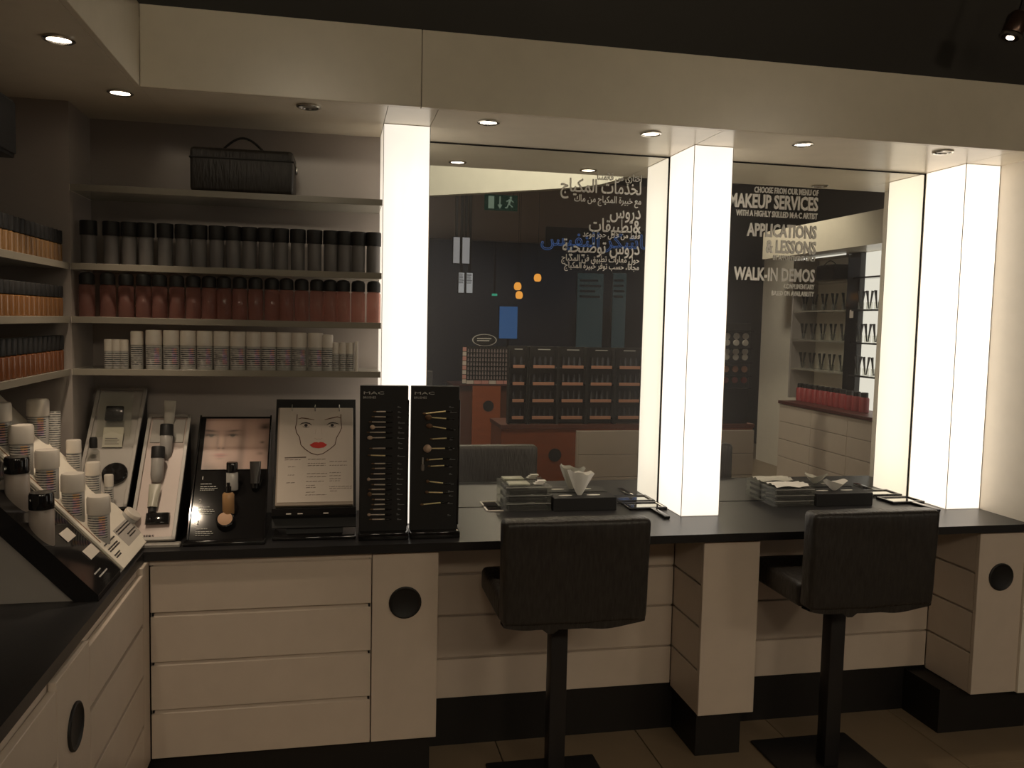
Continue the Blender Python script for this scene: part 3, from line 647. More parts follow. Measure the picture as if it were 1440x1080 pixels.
lp = [(382, 492), (420, 470), (445, 468), (458, 473), (472, 467), (498, 470), (533, 492), (505, 514), (458, 521), (410, 514)]
MB().prism([(PX(x), PY(y)) for x, y in lp], ZP, ZP+.0006, 'z').build('lips', LIPS, t)
NI = mat('soft_ink', (.40, .30, .24), .7)
MB().ribbon([(PX(425), PY(435)), (PX(442), PY(443)), (PX(458), PY(440)), (PX(475), PY(443)), (PX(490), PY(436))], .0012, .0004, ZP).ribbon([(PX(435), PY(350)), (PX(428), PY(400))], .0007, .0004, ZP).ribbon([(PX(482), PY(350)), (PX(486), PY(400))], .0007, .0004, ZP).build('nose', NI, t)
b = MB(); b.ribbon([(PX(175), PY(600)), (PX(355), PY(596))], .004, .0004, ZP)
for (x0, x1, ys) in ((175, 310, (618,)), (205, 265, (677, 745)), (195, 265, (808,)), (370, 520, (615, 650, 668)), (365, 535, (735, 762)), (360, 510, (800,)), (360, 440, (832, 850, 888)), (355, 530, (910,)), (555, 705, (635, 668)), (555, 650, (730, 755, 780, 798)), (555, 745, (845, 860)), (560, 620, (882,))):
    for y in ys:
        x = x0
        while x < x1-4:
            Ls = random.uniform(8, 40); b.ribbon([(PX(x), PY(y)), (PX(min(x+Ls, x1)), PY(y-2))], .0019, .0004, ZP); x += Ls+6
b.build('handwriting', mat('pencil_ink', (.16, .12, .10), .7), t)

# --- brush boards
def board(label, cx, w):
    t = thing('brush_board', label, 'display board', (cx, -.44, ZC), group='upright brush boards')
    MB().rbox(-w/2, w/2, -.012, .012, .012, .551, .002, 1).build('panel', BLACKM, t)
    MB().rbox(-w/2-.002, w/2+.004, -.055, .06, 0, .024, .003).build('foot', BLACKG, t)
    MB().rbox(w/2-.004, w/2+.003, -.014, -.010, .04, .50, .001, 1).build('side_rail', BLACKG, t)
    textmesh('lettering', 'MAC', .014, PRINTW, t, (-w/2+.010, -.0125, .520), sx=2.5)
    textmesh('lettering', 'BRUSHES', .0105, PRINTW, t, (-w/2+.010, -.0125, .505), sx=1.1)
    return t
bl = board('left black brush board, carrying slim eye brushes', .1715, .171)
br = board('right black brush board, carrying large gold-ferruled brushes', .355, .176)
LX = lambda z: .086+(500+z/4.91-506)*.171/68; LZ = lambda z: 1.468-(540+z/4.91-542)*.002587; RX = lambda z: .267+(570+z/4.91-578)*.176/68
def brush(label, x0, z0, x1, z1, fer, hair, hw, hl, hlen=.034, group=None):
    """bristles point left; x0..x1 is the metal ferrule"""
    ang = math.atan2(z1-z0, x1-x0); Lf = math.hypot(x1-x0, z1-z0)
    t = thing('makeup_brush', label, 'brush', (x1, -.4585, z1), (0, -ang, 0), group)
    MB().lathe([(.0022, -Lf), (.0028, -Lf*.5), (.0026, 0)], 10, axis='x').build('ferrule', fer, t)
    MB().lathe([(.0026, .0003), (.0030, hlen*.3), (.0022, hlen*.9), (0, hlen)], 10, axis='x').build('handle', BLACKG, t)
    n = 8; MB().lathe([(0, -Lf-hl)]+[(hw*math.sin(PI*min(1, .12+.80*k/n))**.8, -Lf-hl+hl*(k+.6)/(n+.6)) for k in range(n)]+[(.002, -Lf+.001)], 12, axis='x').build('bristles', hair, t)
    return t
LY = [182, 217, 252, 288, 323, 360, 433, 480, 537, 571, 608, 645, 682, 715, 748, 785, 820, 853, 890, 922]
LS = [142, 130, 112, 133, 97, 118, 117, 105, 132, 134, 127, 105, 132, 114, 116, 137, 134, 127, 110, 120]
for i, (y, x0) in enumerate(zip(LY, LS)):
    bigh = {3: (BRIST, .0085, .018), 5: (BRIST, .0075, .020), 11: (BRIST, .0065, .013), 14: (BRISTB, .0085, .016), 18: (BRIST, .0058, .013)}.get(i, (BRISTB, .0026, .012))
    brush(f'slim brush on the left brush board, {ORD[i]} from the top', LX(x0), LZ(y), LX(206), LZ(y+(4 if i == 7 else random.uniform(-2, 2))), GOLD if i == 7 else SILV, *bigh, .026, 'slim brushes on the left board')
for i, (a, b, c, d, hair, hw, hl) in enumerate([(140, 195, 275, 180, BRISTB, .004, .012), (180, 222, 280, 230, BRISTB, .011, .024), (187, 284, 280, 300, BRISTB, .009, .024), (187, 371, 285, 366, BRISTB, .004, .010), (182, 437, 275, 437, BRIST, .0155, .030), (165, 515, 260, 510, BRISTB, .005, .012), (178, 560, 272, 557, BRISTB, .004, .012), (170, 667, 265, 680, BRISTB, .006, .012), (165, 742, 265, 747, BRISTB, .006, .012), (132, 826, 250, 817, BRISTB, .005, .012)]):
    brush(f'gold-ferruled brush on the right brush board, {ORD[i]} from the top', RX(a), LZ(b), RX(c), LZ(d), GOLD, hair, hw, hl, .030, 'large brushes on the right board')
t = thing('makeup_brush', 'short grey brush hanging upright beside the powder brush', 'brush', (RX(123), -.4585, LZ(595)), group='large brushes on the right board')
MB().lathe([(0, 0), (.0055, .003), (.0065, .012), (.0055, .024), (.003, .026)], 12).build('bristles', mat('grey_bristle', (.20, .17, .15), .9), t); MB().lathe([(.003, .0262), (.0035, .04), (.003, .05), (0, .051)], 10).build('handle', GREYT, t)
for (tt, X, rows, xs_, w_) in ((bl, LX, [155, 190, 225, 262, 297, 330, 368, 403, 437, 492, 545, 580, 615, 650, 686, 720, 756, 791, 827, 861, 897, 931], (292, 350), .171), (br, RX, [155, 190, 240, 310, 380, 440, 450, 518, 570, 622, 690, 743, 775, 828, 912], (305, 365), .176)):
    b = MB()
    for y in rows:
        x = X(xs_[0]+random.uniform(-5, 5))-tt.location.x; z = LZ(y)-ZC; L_ = random.uniform(.010, .028)
        b.box(x, x+L_, -.0128, -.0122, z-.0007, z+.0007); b.box(x, x+.006, -.0128, -.0122, z+.003, z+.0044)
    b.build('name_print', mat('grey_print', (.30, .29, .28), .6), tt)

# ================================================================== STOOLS
def stool(label, x, y):
    t = thing('bar_stool', label, 'stool', (x, y, 0), group='black stools at the counter')
    MB().rbox(-.215, .215, -.215, .215, 0, .012, .005, 2).build('base_plate', STEELB, t)
    MB().rbox(-.031, .031, -.031, .031, .0125, .665, .004, 2).build('post', STEELB, t)
    MB().rbox(-.11, .11, -.11, .11, .666, .690, .005, 2).build('mount_plate', STEELB, t)
    def soft(x0, x1, y0, y1, z0, z1, r, amp, name, fn=None):
        bm = bmesh.new(); bmesh.ops.create_cube(bm, size=1)
        for v in bm.verts: v.co = ((x0+x1)/2+v.co.x*(x1-x0), (y0+y1)/2+v.co.y*(y1-y0), (z0+z1)/2+v.co.z*(z1-z0))
        bmesh.ops.bevel(bm, geom=bm.edges[:], offset=r, segments=4, affect='EDGES', profile=.5)
        bmesh.ops.subdivide_edges(bm, edges=[e for e in bm.edges if e.calc_length() > .06], cuts=9, use_grid_fill=True)
        for v in bm.verts:
            c = v.co; q = amp*(math.sin(23*c.x+11*c.z)*math.cos(17*c.y+9*c.x)+.6*math.sin(41*c.z+13*c.x+7))
            c.y += q; c.z += q*.5
            if fn: fn(c)
        mb = MB(); bm.verts.index_update(); mb.add([v.co[:] for v in bm.verts], [[v.index for v in f.verts] for f in bm.faces], True); bm.free()
        return mb.build(name, LEATHER, t)
    soft(-.246, .246, -.150, .225, .692, .785, .022, .0015, 'seat')
    def lean(c): c.y += -.05*(c.z-.70)*.6; c.x *= 1-.015*(1-(c.z-.70)/.36)
    soft(-.254, .254, -.232, -.152, .705, 1.062, .020, .0018, 'backrest', lean)
    b = MB(); N = 26   # loose lower edge of the cover
    for i in range(N+1):
        u = i/N; xx = -.245+.49*u
        dz = .016*math.sin(PI*u)**.6+.010*max(0, math.sin(u*9+1))*math.sin(PI*u)+(.014 if i in (8, 9) else 0)
        b.v += [(xx, -.226, .735), (xx, -.222, .705-dz), (xx, -.165, .735), (xx, -.168, .700-dz*.7)]
    for i in range(N):
        o = i*4; b.f += [(o, o+1, o+5, o+4), (o+1, o+3, o+7, o+5), (o+3, o+2, o+6, o+7)]
    b.sm = [True]*len(b.f); b.build('cover_hem', LEATHER, t)
    return t
stool('black leather bar stool in front of the first mirror', .79, -.62)
stool('black leather bar stool in front of the second mirror, at right', 1.898, -.62)

# ================================================================== THINGS ON THE MIRROR COUNTER
def organiser(label, x0, x1, y0, y1, h, tiers):
    t = thing('acrylic_organiser', label, 'organiser', ((x0+x1)/2, (y0+y1)/2, ZC), group='clear organisers by the mirrors'); w, d = (x1-x0)/2, (y1-y0)/2
    for s in (-1, 1): MB().rbox(s*w-.0015, s*w+.0015, -d, d, 0, h, .0005, 1).build('side_panel', CLEAR, t)
    for k in range(tiers+1): MB().box(-w+.002, w-.002, -d, d, h*k/tiers*.93, h*k/tiers*.93+.003).build('divider', CLEAR, t)
    for k in range(tiers):
        f = MB().rbox(-w+.002, w-.002, -d, -d+.003, h*k/tiers*.93+.004, h*(k+1)/tiers*.93-.001, .0005, 1).build('drawer_front', CLEAR, t)
        MB().box(-w, w, -d-.0006, -d+.0008, h*(k+1)/tiers*.93-.002, h*(k+1)/tiers*.93+.0004).build('front_rim', CANB, t)
        MB().rbox(-w+.014, w-.014, -d+.008, d-.008, h*k/tiers*.93+.0035, h*k/tiers*.93+.0035+h/tiers*.55, .004, 2).build('drawer_filling', BLACKM, t)
    return t
organiser('clear stacked organiser left of the first tissue box', .695, .888, -.105, -.008, .110, 3)
organiser('clear stacked organiser left of the second tissue box', 1.898, 2.088, -.135, -.008, .082, 3)
t = thing('cotton_pads', 'white cotton pads on the first clear organiser', 'cotton pad', (.842, -.068, ZC+.106)); 
for k in range(3): MB().rbox(-.022+.008*k, .018+.006*k, -.012, .012, .002+.006*k, .0075+.006*k, .002).build('pad', TISSUE, t)
tag(MB().rbox(.71, .80, -.09, -.02, ZC+.1065, ZC+.116, .003).build('pale_box', mat('pale_green_box', (.40, .40, .32), .4)), 'flat pale green box on top of the first clear organiser', 'box')
t = thing('folded_cloth', 'crumpled white tissue on the second clear organiser', 'cloth', (1.993, -.07, ZC+.0795))
b = MB(); N = 14
for j in range(N+1):
    for i in range(N+1):
        u, v = i/N, j/N; b.v.append((-.085+.17*u, -.055+.11*v, .004+.007*abs(math.sin(5*u+9*v))+.006*abs(math.sin(13*u-4*v))*math.sin(PI*v)))
b.f = [(j*(N+1)+i, j*(N+1)+i+1, (j+1)*(N+1)+i+1, (j+1)*(N+1)+i) for j in range(N) for i in range(N)]; b.sm = [True]*len(b.f); b.build('cloth', TISSUE, t)
def tissue_box(label, x0, x1, y0, y1, h, tall, wide, cut):
    t = thing('tissue_box', label, 'tissue box', ((x0+x1)/2, (y0+y1)/2, ZC), group='black tissue boxes'); w, d = (x1-x0)/2, (y1-y0)/2
    MB().rbox(-w, w, -d, d, 0, h, .002, 1).build('box', BLACKM, t)
    for s in (-1, 1): MB().lathe([(.030, 0), (.030, .0008), (0, .001)], 18, (0, 0, 0)).build('slot_edge', TISSUE, t)
    for s, c in zip((-1, 1), t.children[-2:]): c.location = (s*.062-.012, 0, h); c.scale = (1, .35, 1)
    b = MB(); N, K = 28, 10
    for k in range(K+1):
        f = k/K
        for i in range(N+1):
            a = 2*PI*i/N; rad = (.009+wide*f**.85)*(1+.10*f*math.sin(3*a+1)+.06*f*math.sin(8*a+2*f))
            b.v.append((rad*math.cos(a)-.012, .38*rad*math.sin(a), h+.0005+tall*f*(1-.07*f*math.cos(a)+cut*f*math.sin(2*a+.6)-.04*f*math.cos(6*a))))
    b.f = [(k*(N+1)+i, k*(N+1)+i+1, (k+1)*(N+1)+i+1, (k+1)*(N+1)+i) for k in range(K) for i in range(N)]; b.sm = [True]*len(b.f)
    b.build('tissue', TISSUE, t)
tissue_box('black tissue box with a tall white tissue, before the first mirror', .896, 1.173, -.118, -.012, .057, .100, .048, .05)
tissue_box('black tissue box with a low tissue, before the second mirror', 2.094, 2.372, -.148, -.012, .058, .042, .050, .22)
def hand_mirror(label, x, y, rot):
    t = thing('hand_mirror', label, 'hand mirror', (x, y, ZC), (0, 0, rot), 'black square hand mirrors')
    b = MB()
    for (a, c, e, f) in ((-.085, .085, -.06, -.046), (-.085, .085, .046, .06), (-.085, -.070, -.046, .046), (.070, .085, -.046, .046)): b.rbox(a, c, e, f, 0, .012, .002, 1)
    b.build('frame', BLACKG, t); MB().box(-.070, .070, -.046, .046, .002, .007).build('mirror_glass', MIRROR, t)
    MB().rbox(.004, .030, -.225, -.0605, .0, .012, .003).build('handle', BLACKG, t)
hand_mirror('black square hand mirror lying beside the middle column', 1.312, -.072, .0)
hand_mirror('black square hand mirror lying beside the far right column', 2.562, -.080, .03)
t = thing('card_holder', 'small clear tray with white edge left of the first organiser', 'tray', (.655, -.05, ZC)); MB().box(-.030, .030, -.035, .035, 0, .003).build('base', BLACKG, t); MB().rbox(-.038, -.030, -.035, .035, 0, .006, .001, 1).rbox(-.030, .034, -.041, -.035, 0, .006, .001, 1).build('white_edge', CAPW, t)

# ================================================================== THE SHOP BEHIND THE VIEWER (seen in the mirrors)
t = thing('compact_display', 'tall black display of round compacts at the gondola end, reflected', 'display stand', (3.56, -3.63, .822))
MB().rbox(-.145, .145, -.03, .0, 0, .92, .003, 1).build('panel', BLACKM, t)
for k, (z, mm) in enumerate(((.80, CAPW), (.74, CAPW), (.66, CAPW), (.61, CAPW), (.50, COPPER), (.40, REDBOX))):
    for i in range(3): MB().lathe([(.028, .001), (.030, .012), (.026, .016), (0, .016)], 16, (-.09+i*.09, 0, z), axis='y').build('compact', mm, t)
for z in (.57, .70, .86, .45, .34): MB().rbox(-.145, .145, .001, .05, z-.016, z-.010, .001, 1).build('ledge', BLACKG, t)
# wooden gondola with tester displays
t = thing('wood_gondola', 'orange-brown wooden counter under the black tester displays, reflected', 'counter', (2.55, -3.85, 0))
MB().rbox(-1.15, 1.20, -.25, .249, .06, .785, .003, 1).build('body', WOOD, t); MB().box(-1.1, 1.15, -.22, .2, 0, .06).build('plinth', PLINTH, t); MB().rbox(-1.16, 1.21, -.26, .262, .786, .822, .002, 1).build('top', mat('wood_top', (.16, .05, .03), .4), t)
MB().rbox(-.485, -.470, .250, .292, .08, .768, .002, 1).build('drawer_surround', WHITE, t)
for i in range(3):
    for a, b in ((.56, .768), (.36, .555), (.16, .355)): MB().rbox(-.469+i*.556, .082+i*.556, .250, .29, a, b, .002, 1).build('drawer', WHITE, t)
MB().lathe([(.058, -.001), (.058, .005), (.05, .004), (0, .002)], 24, (-.67, .25, .553), axis='y').build('round_pull', BLACKM, t)
def tester(label, x0, x1, cols, y=-3.62):
    t = thing('tester_display', label, 'display stand', ((x0+x1)/2, y, .822), group='black tester displays'); w = (x1-x0)/2-.003
    MB().rbox(-w, w, -.10, -.08, 0, .675, .002, 1).build('back_panel', BLACKM, t)
    for s in (-1, 1): MB().box(s*w-.006, s*w+.006, -.08, .0, 0, .675).build('side_panel', BLACKM, t)
    b = MB()
    for k in range(4):
        z = .045+.148*k; MB().rbox(-w+.03, w-.03, -.01, .004, z, z+.026, .001, 1).build('price_strip', COPPER, t); MB().box(-w+.007, w-.007, -.079, -.011, z, z+.010).build('ledge', BLACKG, t)
        for i in range(cols): b.lathe([(.014, z+.011), (.014, z+.07), (.011, z+.075), (.011, z+.098), (0, z+.099)], 8, (-w+.05+i*(2*w-.1)/max(1, cols-1), -.045, 0))
    o = b.build('testers', mat('tester_plastic_'+str(len(MATS)), (.06, .06, .07), .15), t); o['kind'] = 'stuff'
    MB().box(-w*.3, w*.6, -.079, -.077, .645, .652).build('header_print', PRINTW, t)
tester('narrow black tester display left of the four wide ones, reflected', 1.462, 1.628, 2)
for i, n in enumerate(('first', 'second', 'third', 'fourth')): tester(f'wide black tester display with copper strips, {n} from the left, reflected', 1.64+i*.262, 1.895+i*.262, 4)
# pedestal with lipstick display
t = thing('wood_pedestal', 'dark wooden pedestal with round black pull, reflected in the first mirror', 'pedestal', (1.52, -5.46, 0))
MB().rbox(-.32, .36, -.25, .20, 0, 1.03, .003, 1).build('body', mat('dark_wood', (.10, .035, .018), .4), t); MB().rbox(-.12, .18, .201, .258, 0, 1.03, .002, 1).build('door', WOOD, t)
MB().lathe([(.058, -.001), (.058, .005), (.05, .004), (0, .002)], 24, (.05, .258, .819), axis='y').build('round_pull', BLACKM, t)
MB().rbox(-.33, .37, -.26, .262, 1.031, 1.043, .002, 1).build('top', REDTOP, t)
t = thing('lipstick_display', 'pink-bordered rack full of lipsticks under a speech-bubble sign, reflected', 'display stand', (1.56, -5.25, 1.043))
MB().rbox(-.265, .265, -.03, .0, 0, .40, .002, 1).build('panel', BLACKM, t)
for k in range(8): MB().box(-.264, -.225, .001, .004, .01+k*.048, .052+k*.048).build('lip_picture', PINKPRINT if k % 2 else PAPER, t)
for k in range(6): MB().box(-.22+k*.08, -.145+k*.08, .001, .004, .005, .042).build('lip_picture', PINKPRINT if k % 3 else PAPER, t)
b = MB()
for r in range(7):
    for i in range(15): b.lathe([(.009, 0), (.009, .018), (.007, .02), (.006, .034), (0, .036)], 6, (-.205+i*.031, .012, .055+r*.047))
o = b.build('lipsticks', mat('lipstick_tubes', (.25, .20, .20), .25), t); o['kind'] = 'stuff'
t = thing('bubble_sign', 'oval speech-bubble sign above the lipstick rack, reflected', 'sign', (1.522, -5.24, 1.444))
for s, mm, nm, y in ((1., PRINTW, 'rim', 0.), (.92, BLACKM, 'face', .003)):
    q = MB(); q.lathe([(.13*s, 0), (.13*s, .004), (0, .0045)], 28, axis='y'); o = q.build(nm, mm, t); o.scale = (1, 1, .48); o.location = (0, y, .065)
MB().prism([(-.05, .0), (-.02, .015), (-.07, .02)], 0, .004, 'y').build('tail', PRINTW, t)
b = MB()
for k in range(2): b.box(-.08, .07-.02*k, .0085, .0095, .075-.022*k, .086-.022*k)
b.build('print', PRINTW, t)
t = thing('sign_card', 'small black card with white lettering, reflected beside the first column', 'sign', (.78, -4.5, 1.05))
MB().rbox(-.032, .032, -.004, .0, .185, .325, .001, 1).build('card', BLACKM, t); MB().tube([(0, -.006, 0-.13), (0, -.006, .2)], .004, 6).build('stem', STEELB, t); MB().lathe([(.06, -.135), (.06, -.130), (0, -.128)], 20).build('foot', STEELB, t)
b = MB()
for k in range(4): b.box(-.026, .024-.008*(k % 2), .0005, .001, .215+k*.022, .224+k*.022)
b.build('print', PRINTW, t)
t = thing('side_table', 'small black stand under the lettered card behind the viewer', 'table', (.78, -4.5, 0)); MB().rbox(-.12, .12, -.12, .12, .902, .914, .003).build('top', BLACKG, t); MB().lathe([(.02, .012), (.02, .9)], 12).build('post', STEELB, t); MB().lathe([(.13, 0), (.13, .01), (.02, .0115)], 24).build('foot', STEELB, t)

# right-hand wall bay
t = thing('drawer_cabinet', 'long white drawer cabinet on the right wall, reflected in the second mirror', 'cabinet', (5.03, -3.94, 0))
MB().box(-.28, .30, -.94, .94, .06, .886).build('carcass', WHITE, t); MB().box(-.24, .3, -.9, .9, 0, .06).build('plinth', PLINTH, t); MB().rbox(-.315, .30, -.95, .95, .887, .919, .002, 1).build('worktop', REDTOP, t)
for i in range(3):
    for a, b in ((.70, .88), (.51, .694), (.32, .504), (.07, .314)): MB().rbox(-.30, -.281, -.938+i*.626, -.316+i*.626, a, b, .0015, 1).build('drawer', WHITE, t)
struct('trim_7', MB().box(5.34, 5.40, -6.5, -2.9, 0, ZST), WALLW, 'pale wall behind the right-hand shelves, reflected')
struct('trim_8', MB().box(4.70, 5.34, -5.35, -2.2, 2.47, 2.77), SOFF, 'cream soffit above the right-hand shelves, reflected')
struct('trim_9', MB().box(5.04, 5.34, -5.26, -5.23, .92, 2.469), BACKP, 'pale end panel of the right-hand shelves, reflected')
LITP = emitter('backlit_panel', (1., .95, .85), 1.05)
t = thing('backlit_panel', 'bright backlit panel behind black shelves on the right wall, reflected', 'light panel', (5.12, -3.62, .92)); MB().box(-.02, .0, -.395, .52, .002, 1.545).build('diffuser', LITP, t); MB().box(.0, .03, -.40, .525, .0, 1.546).build('housing', WALLW, t)
t = thing('shop_column', 'black upright between the two right-hand shelf bays, reflected', 'column', (5.17, -4.13, .92)); MB().rbox(-.12, .13, -.105, .105, 0, 1.545, .003, 1).build('shaft', BLACKG, t); MB().box(-.124, -.12, -.03, .03, .9, .98).build('notice', PAPER, t)
for k, z in enumerate((1.245, 1.565, 1.885, 2.20)):
    q = thing('wall_shelf', f'black shelf before the backlit panel, {ORD[k]} from below, reflected', 'shelf', (5.04, -3.63, z), group='black shelves on the backlit bay'); MB().rbox(-.07, .058, -.385, .375, 0, .016, .002, 1).build('board', BLACKG, q); MB().box(-.073, -.0705, -.385, .375, 0, .016).build('front_edge', BLACKM, q)
    q = thing('wall_shelf', f'clear shelf in the dim right-hand bay, {ORD[k]} from below, reflected', 'shelf', (5.18, -4.77, z), group='clear shelves in the dim bay'); MB().box(-.14, .15, -.45, .53, 0, .014).build('board', ACRY, q); MB().box(-.143, -.1405, -.45, .53, 0, .015).build('front_edge', ACRYE, q)
t = thing('light_strip', 'thin bright strip under the soffit of the dim right-hand bay, reflected', 'light strip', (5.02, -4.72, 2.455)); MB().box(-.008, .008, -.48, .48, 0, .012).build('diffuser', LITP, t); MB().box(-.012, .012, -.485, .485, .0125, .015).build('channel', CHROME, t)
DK = mat('dark_handles', (.03, .028, .028), .35)
def holder():
    t = thing('brush_cup', '', 'brush cup', group='cups of brushes on the right-hand shelves')
    MB().lathe([(.028, 0), (.03, .002), (.03, .07), (.027, .07), (.026, .006), (0, .006)], 14).build('cup', CLEAR, t)
    for k in range(4):
        a = k*1.6; MB().tube([(.008*math.cos(a), .008*math.sin(a), .008), (.028*math.cos(a), .028*math.sin(a), .13), (.036*math.cos(a), .036*math.sin(a), .18)], [.004, .005, .008], 6).build('brush', DK, t)
    return Series(t)
hc = holder(); NB = ('lowest', 'second', 'third')
for k, z in enumerate((1.261, 1.581, 1.901)):
    for i in range(3): hc.put((5.035, -3.70-i*.13, z+.0005), f'cup of dark brushes before the backlit panel, {NB[k]} shelf, {ORD[i]} along, reflected')
    for i in range(5): hc.put((5.12, -4.36-i*.19, z-.0015), f'cup of dark brushes in the dim right bay, {NB[k]} shelf, {ORD[i]} along, reflected')
rb = bottle('red_bottle', 'bottle', [(.035, 0), (.045, .002), (.045, .13), (.035, .145)], [(.034, .1452), (.034, .185), (.03, .19), (0, .1905)], REDBOX, BLACKM, group='red bottles on the right-hand cabinet')
for i in range(9): rb.put((4.96, -4.06-i*.100, .9195), f'dark red bottle on the right-hand cabinet, {ORD[i]} from the black upright, reflected')
for i in range(3): rb.put((4.92, -3.66-i*.12, .9195), f'dark red bottle before the backlit panel, {ORD[i]} along, reflected')
case('black bag on the top shelf of the right-hand bay, reflected', (5.12, -4.6, 2.2145), .2, .34, .16)

# bulkhead, mall and signs far behind the viewer
pts = [(.2, -5.3), (.879, -4.751), (1.456, -4.303), (1.85, -3.983), (2.10, -3.76), (2.22, -3.56), (2.275, -3.30), (2.285, -3.06), (2.30, -2.86)]
b = MB(); n = len(pts)
for (x, y) in pts: b.v += [(x, y, 2.9), (x, y, 3.5), (x+.06, y-.06, 2.9), (x+.06, y-.06, 3.5)]
for i in range(n-1):
    o = i*4; b.f += [(o, o+4, o+5, o+1), (o+2, o+3, o+7, o+6), (o, o+2, o+6, o+4), (o+1, o+5, o+7, o+3)]
b.f += [(0, 1, 3, 2), (4*n-4, 4*n-2, 4*n-1, 4*n-3)]; b.sm = [False]*len(b.f)
struct('trim_10', b, CREAM, 'curved cream bulkhead hung from the ceiling, reflected in the first mirror')
struct('trim_11', MB().box(.6, 5.9, -9.7, -9.5, 2.95, 3.9), BROWNB, 'dark brown fascia over the shop opening, reflected')
t = thing('exit_sign', 'dim green emergency exit sign with running man and arrow, reflected', 'sign', (1.91, -6.5, 3.02))
MB().rbox(-.20, .20, -.02, .0, 0, .185, .003, 1).build('panel', emitter('exit_green', (.012, .045, .028), .35), t)
EX = emitter('exit_pale', (.24, .32, .24), .55)
MB().box(-.155, -.085, .001, .003, .02, .165).build('door_mark', EX, t)
MB().box(-.022, -.008, .001, .003, .06, .165).prism([(-.045, .07), (.015, .07), (-.015, .02)], .001, .003, 'y').build('arrow_mark', EX, t)
MB().lathe([(.014, .001), (.014, .003), (0, .003)], 12, (.115, 0, .155), axis='y').prism([(.09, .135), (.125, .14), (.11, .085), (.085, .08)], .001, .003, 'y').prism([(.085, .09), (.10, .085), (.145, .05), (.135, .04), (.10, .07)], .001, .003, 'y').prism([(.085, .085), (.10, .08), (.075, .03), (.045, .03), (.045, .042), (.065, .042)], .001, .003, 'y').prism([(.06, .115), (.095, .135), (.09, .12), (.065, .10)], .001, .003, 'y').prism([(.12, .135), (.155, .105), (.145, .098), (.12, .12)], .001, .003, 'y').build('running_figure', EX, t)
MB().tube([(-.15, -.01, .185), (-.15, -.01, .88)], .004, 6).tube([(.15, -.01, .185), (.15, -.01, .88)], .004, 6).build('hanger', STEELB, t)
PG = emitter('pendant_glow', (1., .42, .07), 1.0)
def pendant():
    t = thing('pendant_lamp', '', 'pendant lamp', group='amber pendant lamps in the mall')
    MB().lathe([(.030, 0), (.048, .02), (.053, .05), (.045, .085), (.025, .105), (.0, .107)], 18).build('shade', PG, t); MB().lathe([(.012, .107), (.012, .125), (0, .126)], 10).build('cap', STEELB, t)
    return Series(t)
pn = pendant()
for (x, y, z, lab) in ((2.733, -8, 2.27, 'highest of the three'), (2.453, -8, 2.143, 'left of the three'), (2.52, -8.2, 2.03, 'lowest of the three')):
    o = pn.put((x, y, z), f'amber pendant lamp, {lab}, reflected')
    MB().tube([(0, 0, .126), (0, 0, CEIL-z)], .003, 6).build('cord', STEELB, o)
def lightbox(label, x0, x1, z0, z1, y, col, s, rows=0, name='lightbox_sign'):
    t = thing(name, label, 'sign', ((x0+x1)/2, y, z0)); w, h = (x1-x0)/2, z1-z0
    MB().rbox(-w, w, -.05, -.004, 0, h, .003, 1).build('housing', BLACKM, t); MB().box(-w+.01, w-.01, -.004, .0, .01, h-.01).build('screen', emitter('screen_%d' % len(MATS), col, s), t)
    if rows:
        b = MB()
        for k in range(rows): b.box(-w*.8, w*random.uniform(.3, .8), .0005, .001, h*.9-k*h*.06, h*.9-k*h*.06+h*.025)
        b.build('print', PRINTK, t)
    MB().box(-.02, .02, -.045, -.02, -z0 if z0 < 1.8 else h, -.0 if z0 < 1.8 else CEIL-z0).build('mount', STEELB, t)
lightbox('left pane of the pale hanging banner, upper one, reflected', 1.676, 1.79, 2.54, 2.94, -9, (.62, .60, .62), .42)
lightbox('right pane of the pale hanging banner, upper one, reflected', 1.81, 1.937, 2.54, 2.94, -9, (.62, .60, .62), .42)
lightbox('left lit menu board below the pale banner, reflected', 1.769, 1.872, 2.11, 2.425, -9.05, (.62, .62, .64), .5, 8)
lightbox('right lit menu board below the pale banner, reflected', 1.888, 1.999, 2.11, 2.425, -9.05, (.62, .62, .64), .5, 8)
lightbox('tall blue lit poster far across the mall, reflected', 2.772, 3.112, 1.40, 1.977, -11, (.06, .17, .42), .45)
lightbox('tiny green exit light far across the mall, reflected', 2.63, 2.744, 2.136, 2.194, -11, (.1, .8, .5), .4)
lightbox('wide teal shop window far across the mall, reflected', 4.309, 4.824, 1.0, 2.631, -11.5, (.05, .085, .09), .3, 4)
lightbox('narrow teal shop window far across the mall, reflected', 4.988, 5.265, 1.0, 2.653, -11.5, (.05, .085, .09), .3, 4)
t = thing('neon_sign', 'blue outlined neon lettering over a distant shop, reflected', 'sign', (3.87, -9.0, 2.85))
o = textmesh('neon_lettering', arabic('باشكر النفيس'), .30, emitter('blue_neon', (.05, .12, .34), .8), t, (0, 0, .02), (PI/2, 0, 0), 'CENTER', 1.05, outline=.004)
MB().box(-.78, .78, -.06, -.03, -.05, .30).build('backing', BLACKM, t); MB().box(-.02, .02, -.5, -.06, .1, .14).build('bracket', STEELB, t)
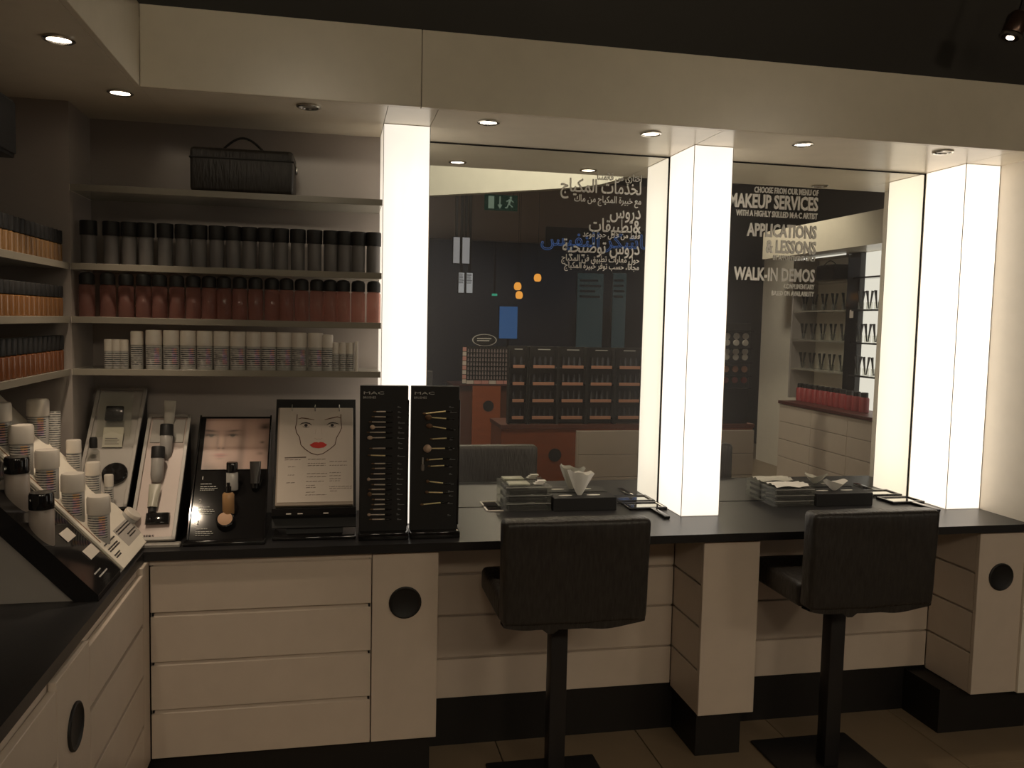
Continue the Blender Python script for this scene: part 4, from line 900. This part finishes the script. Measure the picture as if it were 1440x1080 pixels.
# added spotlight standing in for a reflection in the dark above the soffit
t = thing('added_spotlight', 'small added spotlight standing in for a shiny reflection above the soffit, upper right', 'spotlight', (2.80, -.3, 2.96), (0, .35, 0))
MB().lathe([(.035, 0), (.042, .01), (.042, .09), (.03, .11), (0, .112)], 20).build('can', mat('brown_metal', (.10, .06, .045), .25, metal=.6), t); MB().lathe([(.043, .0), (.047, .004), (.043, .012)], 20).build('rim', CHROME, t)
MB().lathe([(.016, -.002), (.010, -.004), (0, -.005)], 14).build('lens', LAMP, t); MB().tube([(0, 0, .11), (-.02, 0, .4), (-.3, 0, .93)], .008, 8).build('arm', STEELB, t)

# shop ceiling lamps behind the viewer
def shop_lamp(label, x, y, power, aim, z=CEIL, size=100, r=.05, col=(1, .84, .62)):
    t = thing('ceiling_lamp', label, 'ceiling lamp', (x, y, z-.16), group='shop ceiling lamps')
    MB().lathe([(r, .0), (r+.005, .004), (r+.005, .12), (.02, .16)], 28).build('can', BLACKM, t); MB().lathe([(r*.88, .004), (0, .002)], 24).build('lens', LAMP if r < .1 else emitter('wide_lens_%d' % len(MATS), col, power/90.), t)
    L = bpy.data.lights.new('lamp', 'SPOT'); L.energy = power; L.color = col; L.spot_size = math.radians(size); L.spot_blend = .7; L.shadow_soft_size = max(.1, r)
    b = bpy.data.objects.new('lamp', L); COL.objects.link(b); b.parent = t; b.location = (0, 0, -.02)
    d = Vector(aim)-Vector((x, y, z-.18)); b.rotation_euler = d.to_track_quat('-Z', 'Y').to_euler()
for k, x in enumerate((-.3, .8, 1.9, 4.35)):
    shop_lamp(f'shop ceiling lamp far behind the viewer, {ORD[k]} from the left', x, -6.25, STORE_W, (x*.8+.3, -.5, 1.7), size=85, r=.38)
shop_lamp('added ceiling lamp brightening the curved bulkhead', .8, -2.6, 235., (1.6, -4.2, 3.0), size=110, col=(1, .9, .72))  # unseen lamp added to make the cream bulkhead bright
shop_lamp('added ceiling lamp brightening the tester displays', 2.4, -2.5, 34., (2.2, -3.7, .6))  # unseen fill lamp added for the gondola faces turned to the mirror
shop_lamp('added ceiling lamp brightening the right-hand shelves', 3.7, -4.4, 130., (5.1, -4.6, 1.4), col=(1, .92, .78))  # unseen fill lamp added to brighten the right-hand bay
# cool fill lamps added beyond the shop to lift the mirrors' dark areas
for k, x in enumerate((2.2, 4.2)):
    t = thing('mall_fill_lamp', f'added cool fill lamp beyond the shop, {ORD[k]} from the left', 'ceiling lamp', (x, -10.6, CEIL-.05), group='added mall fill lamps')
    MB().lathe([(.11, .0), (.115, .004), (.115, .045)], 24).build('rim', STEELB, t); MB().lathe([(.105, .004), (0, .003)], 24).build('lens', emitter('mall_fill_lens_%d' % k, (.75, .85, 1.), 3.), t)
    L = bpy.data.lights.new('lamp', 'SPOT'); L.energy = 60.; L.color = (.75, .86, 1.); L.spot_size = math.radians(150); L.spot_blend = .8; L.shadow_soft_size = .1
    b = bpy.data.objects.new('lamp', L); COL.objects.link(b); b.parent = t; b.location = (0, 0, -.01)
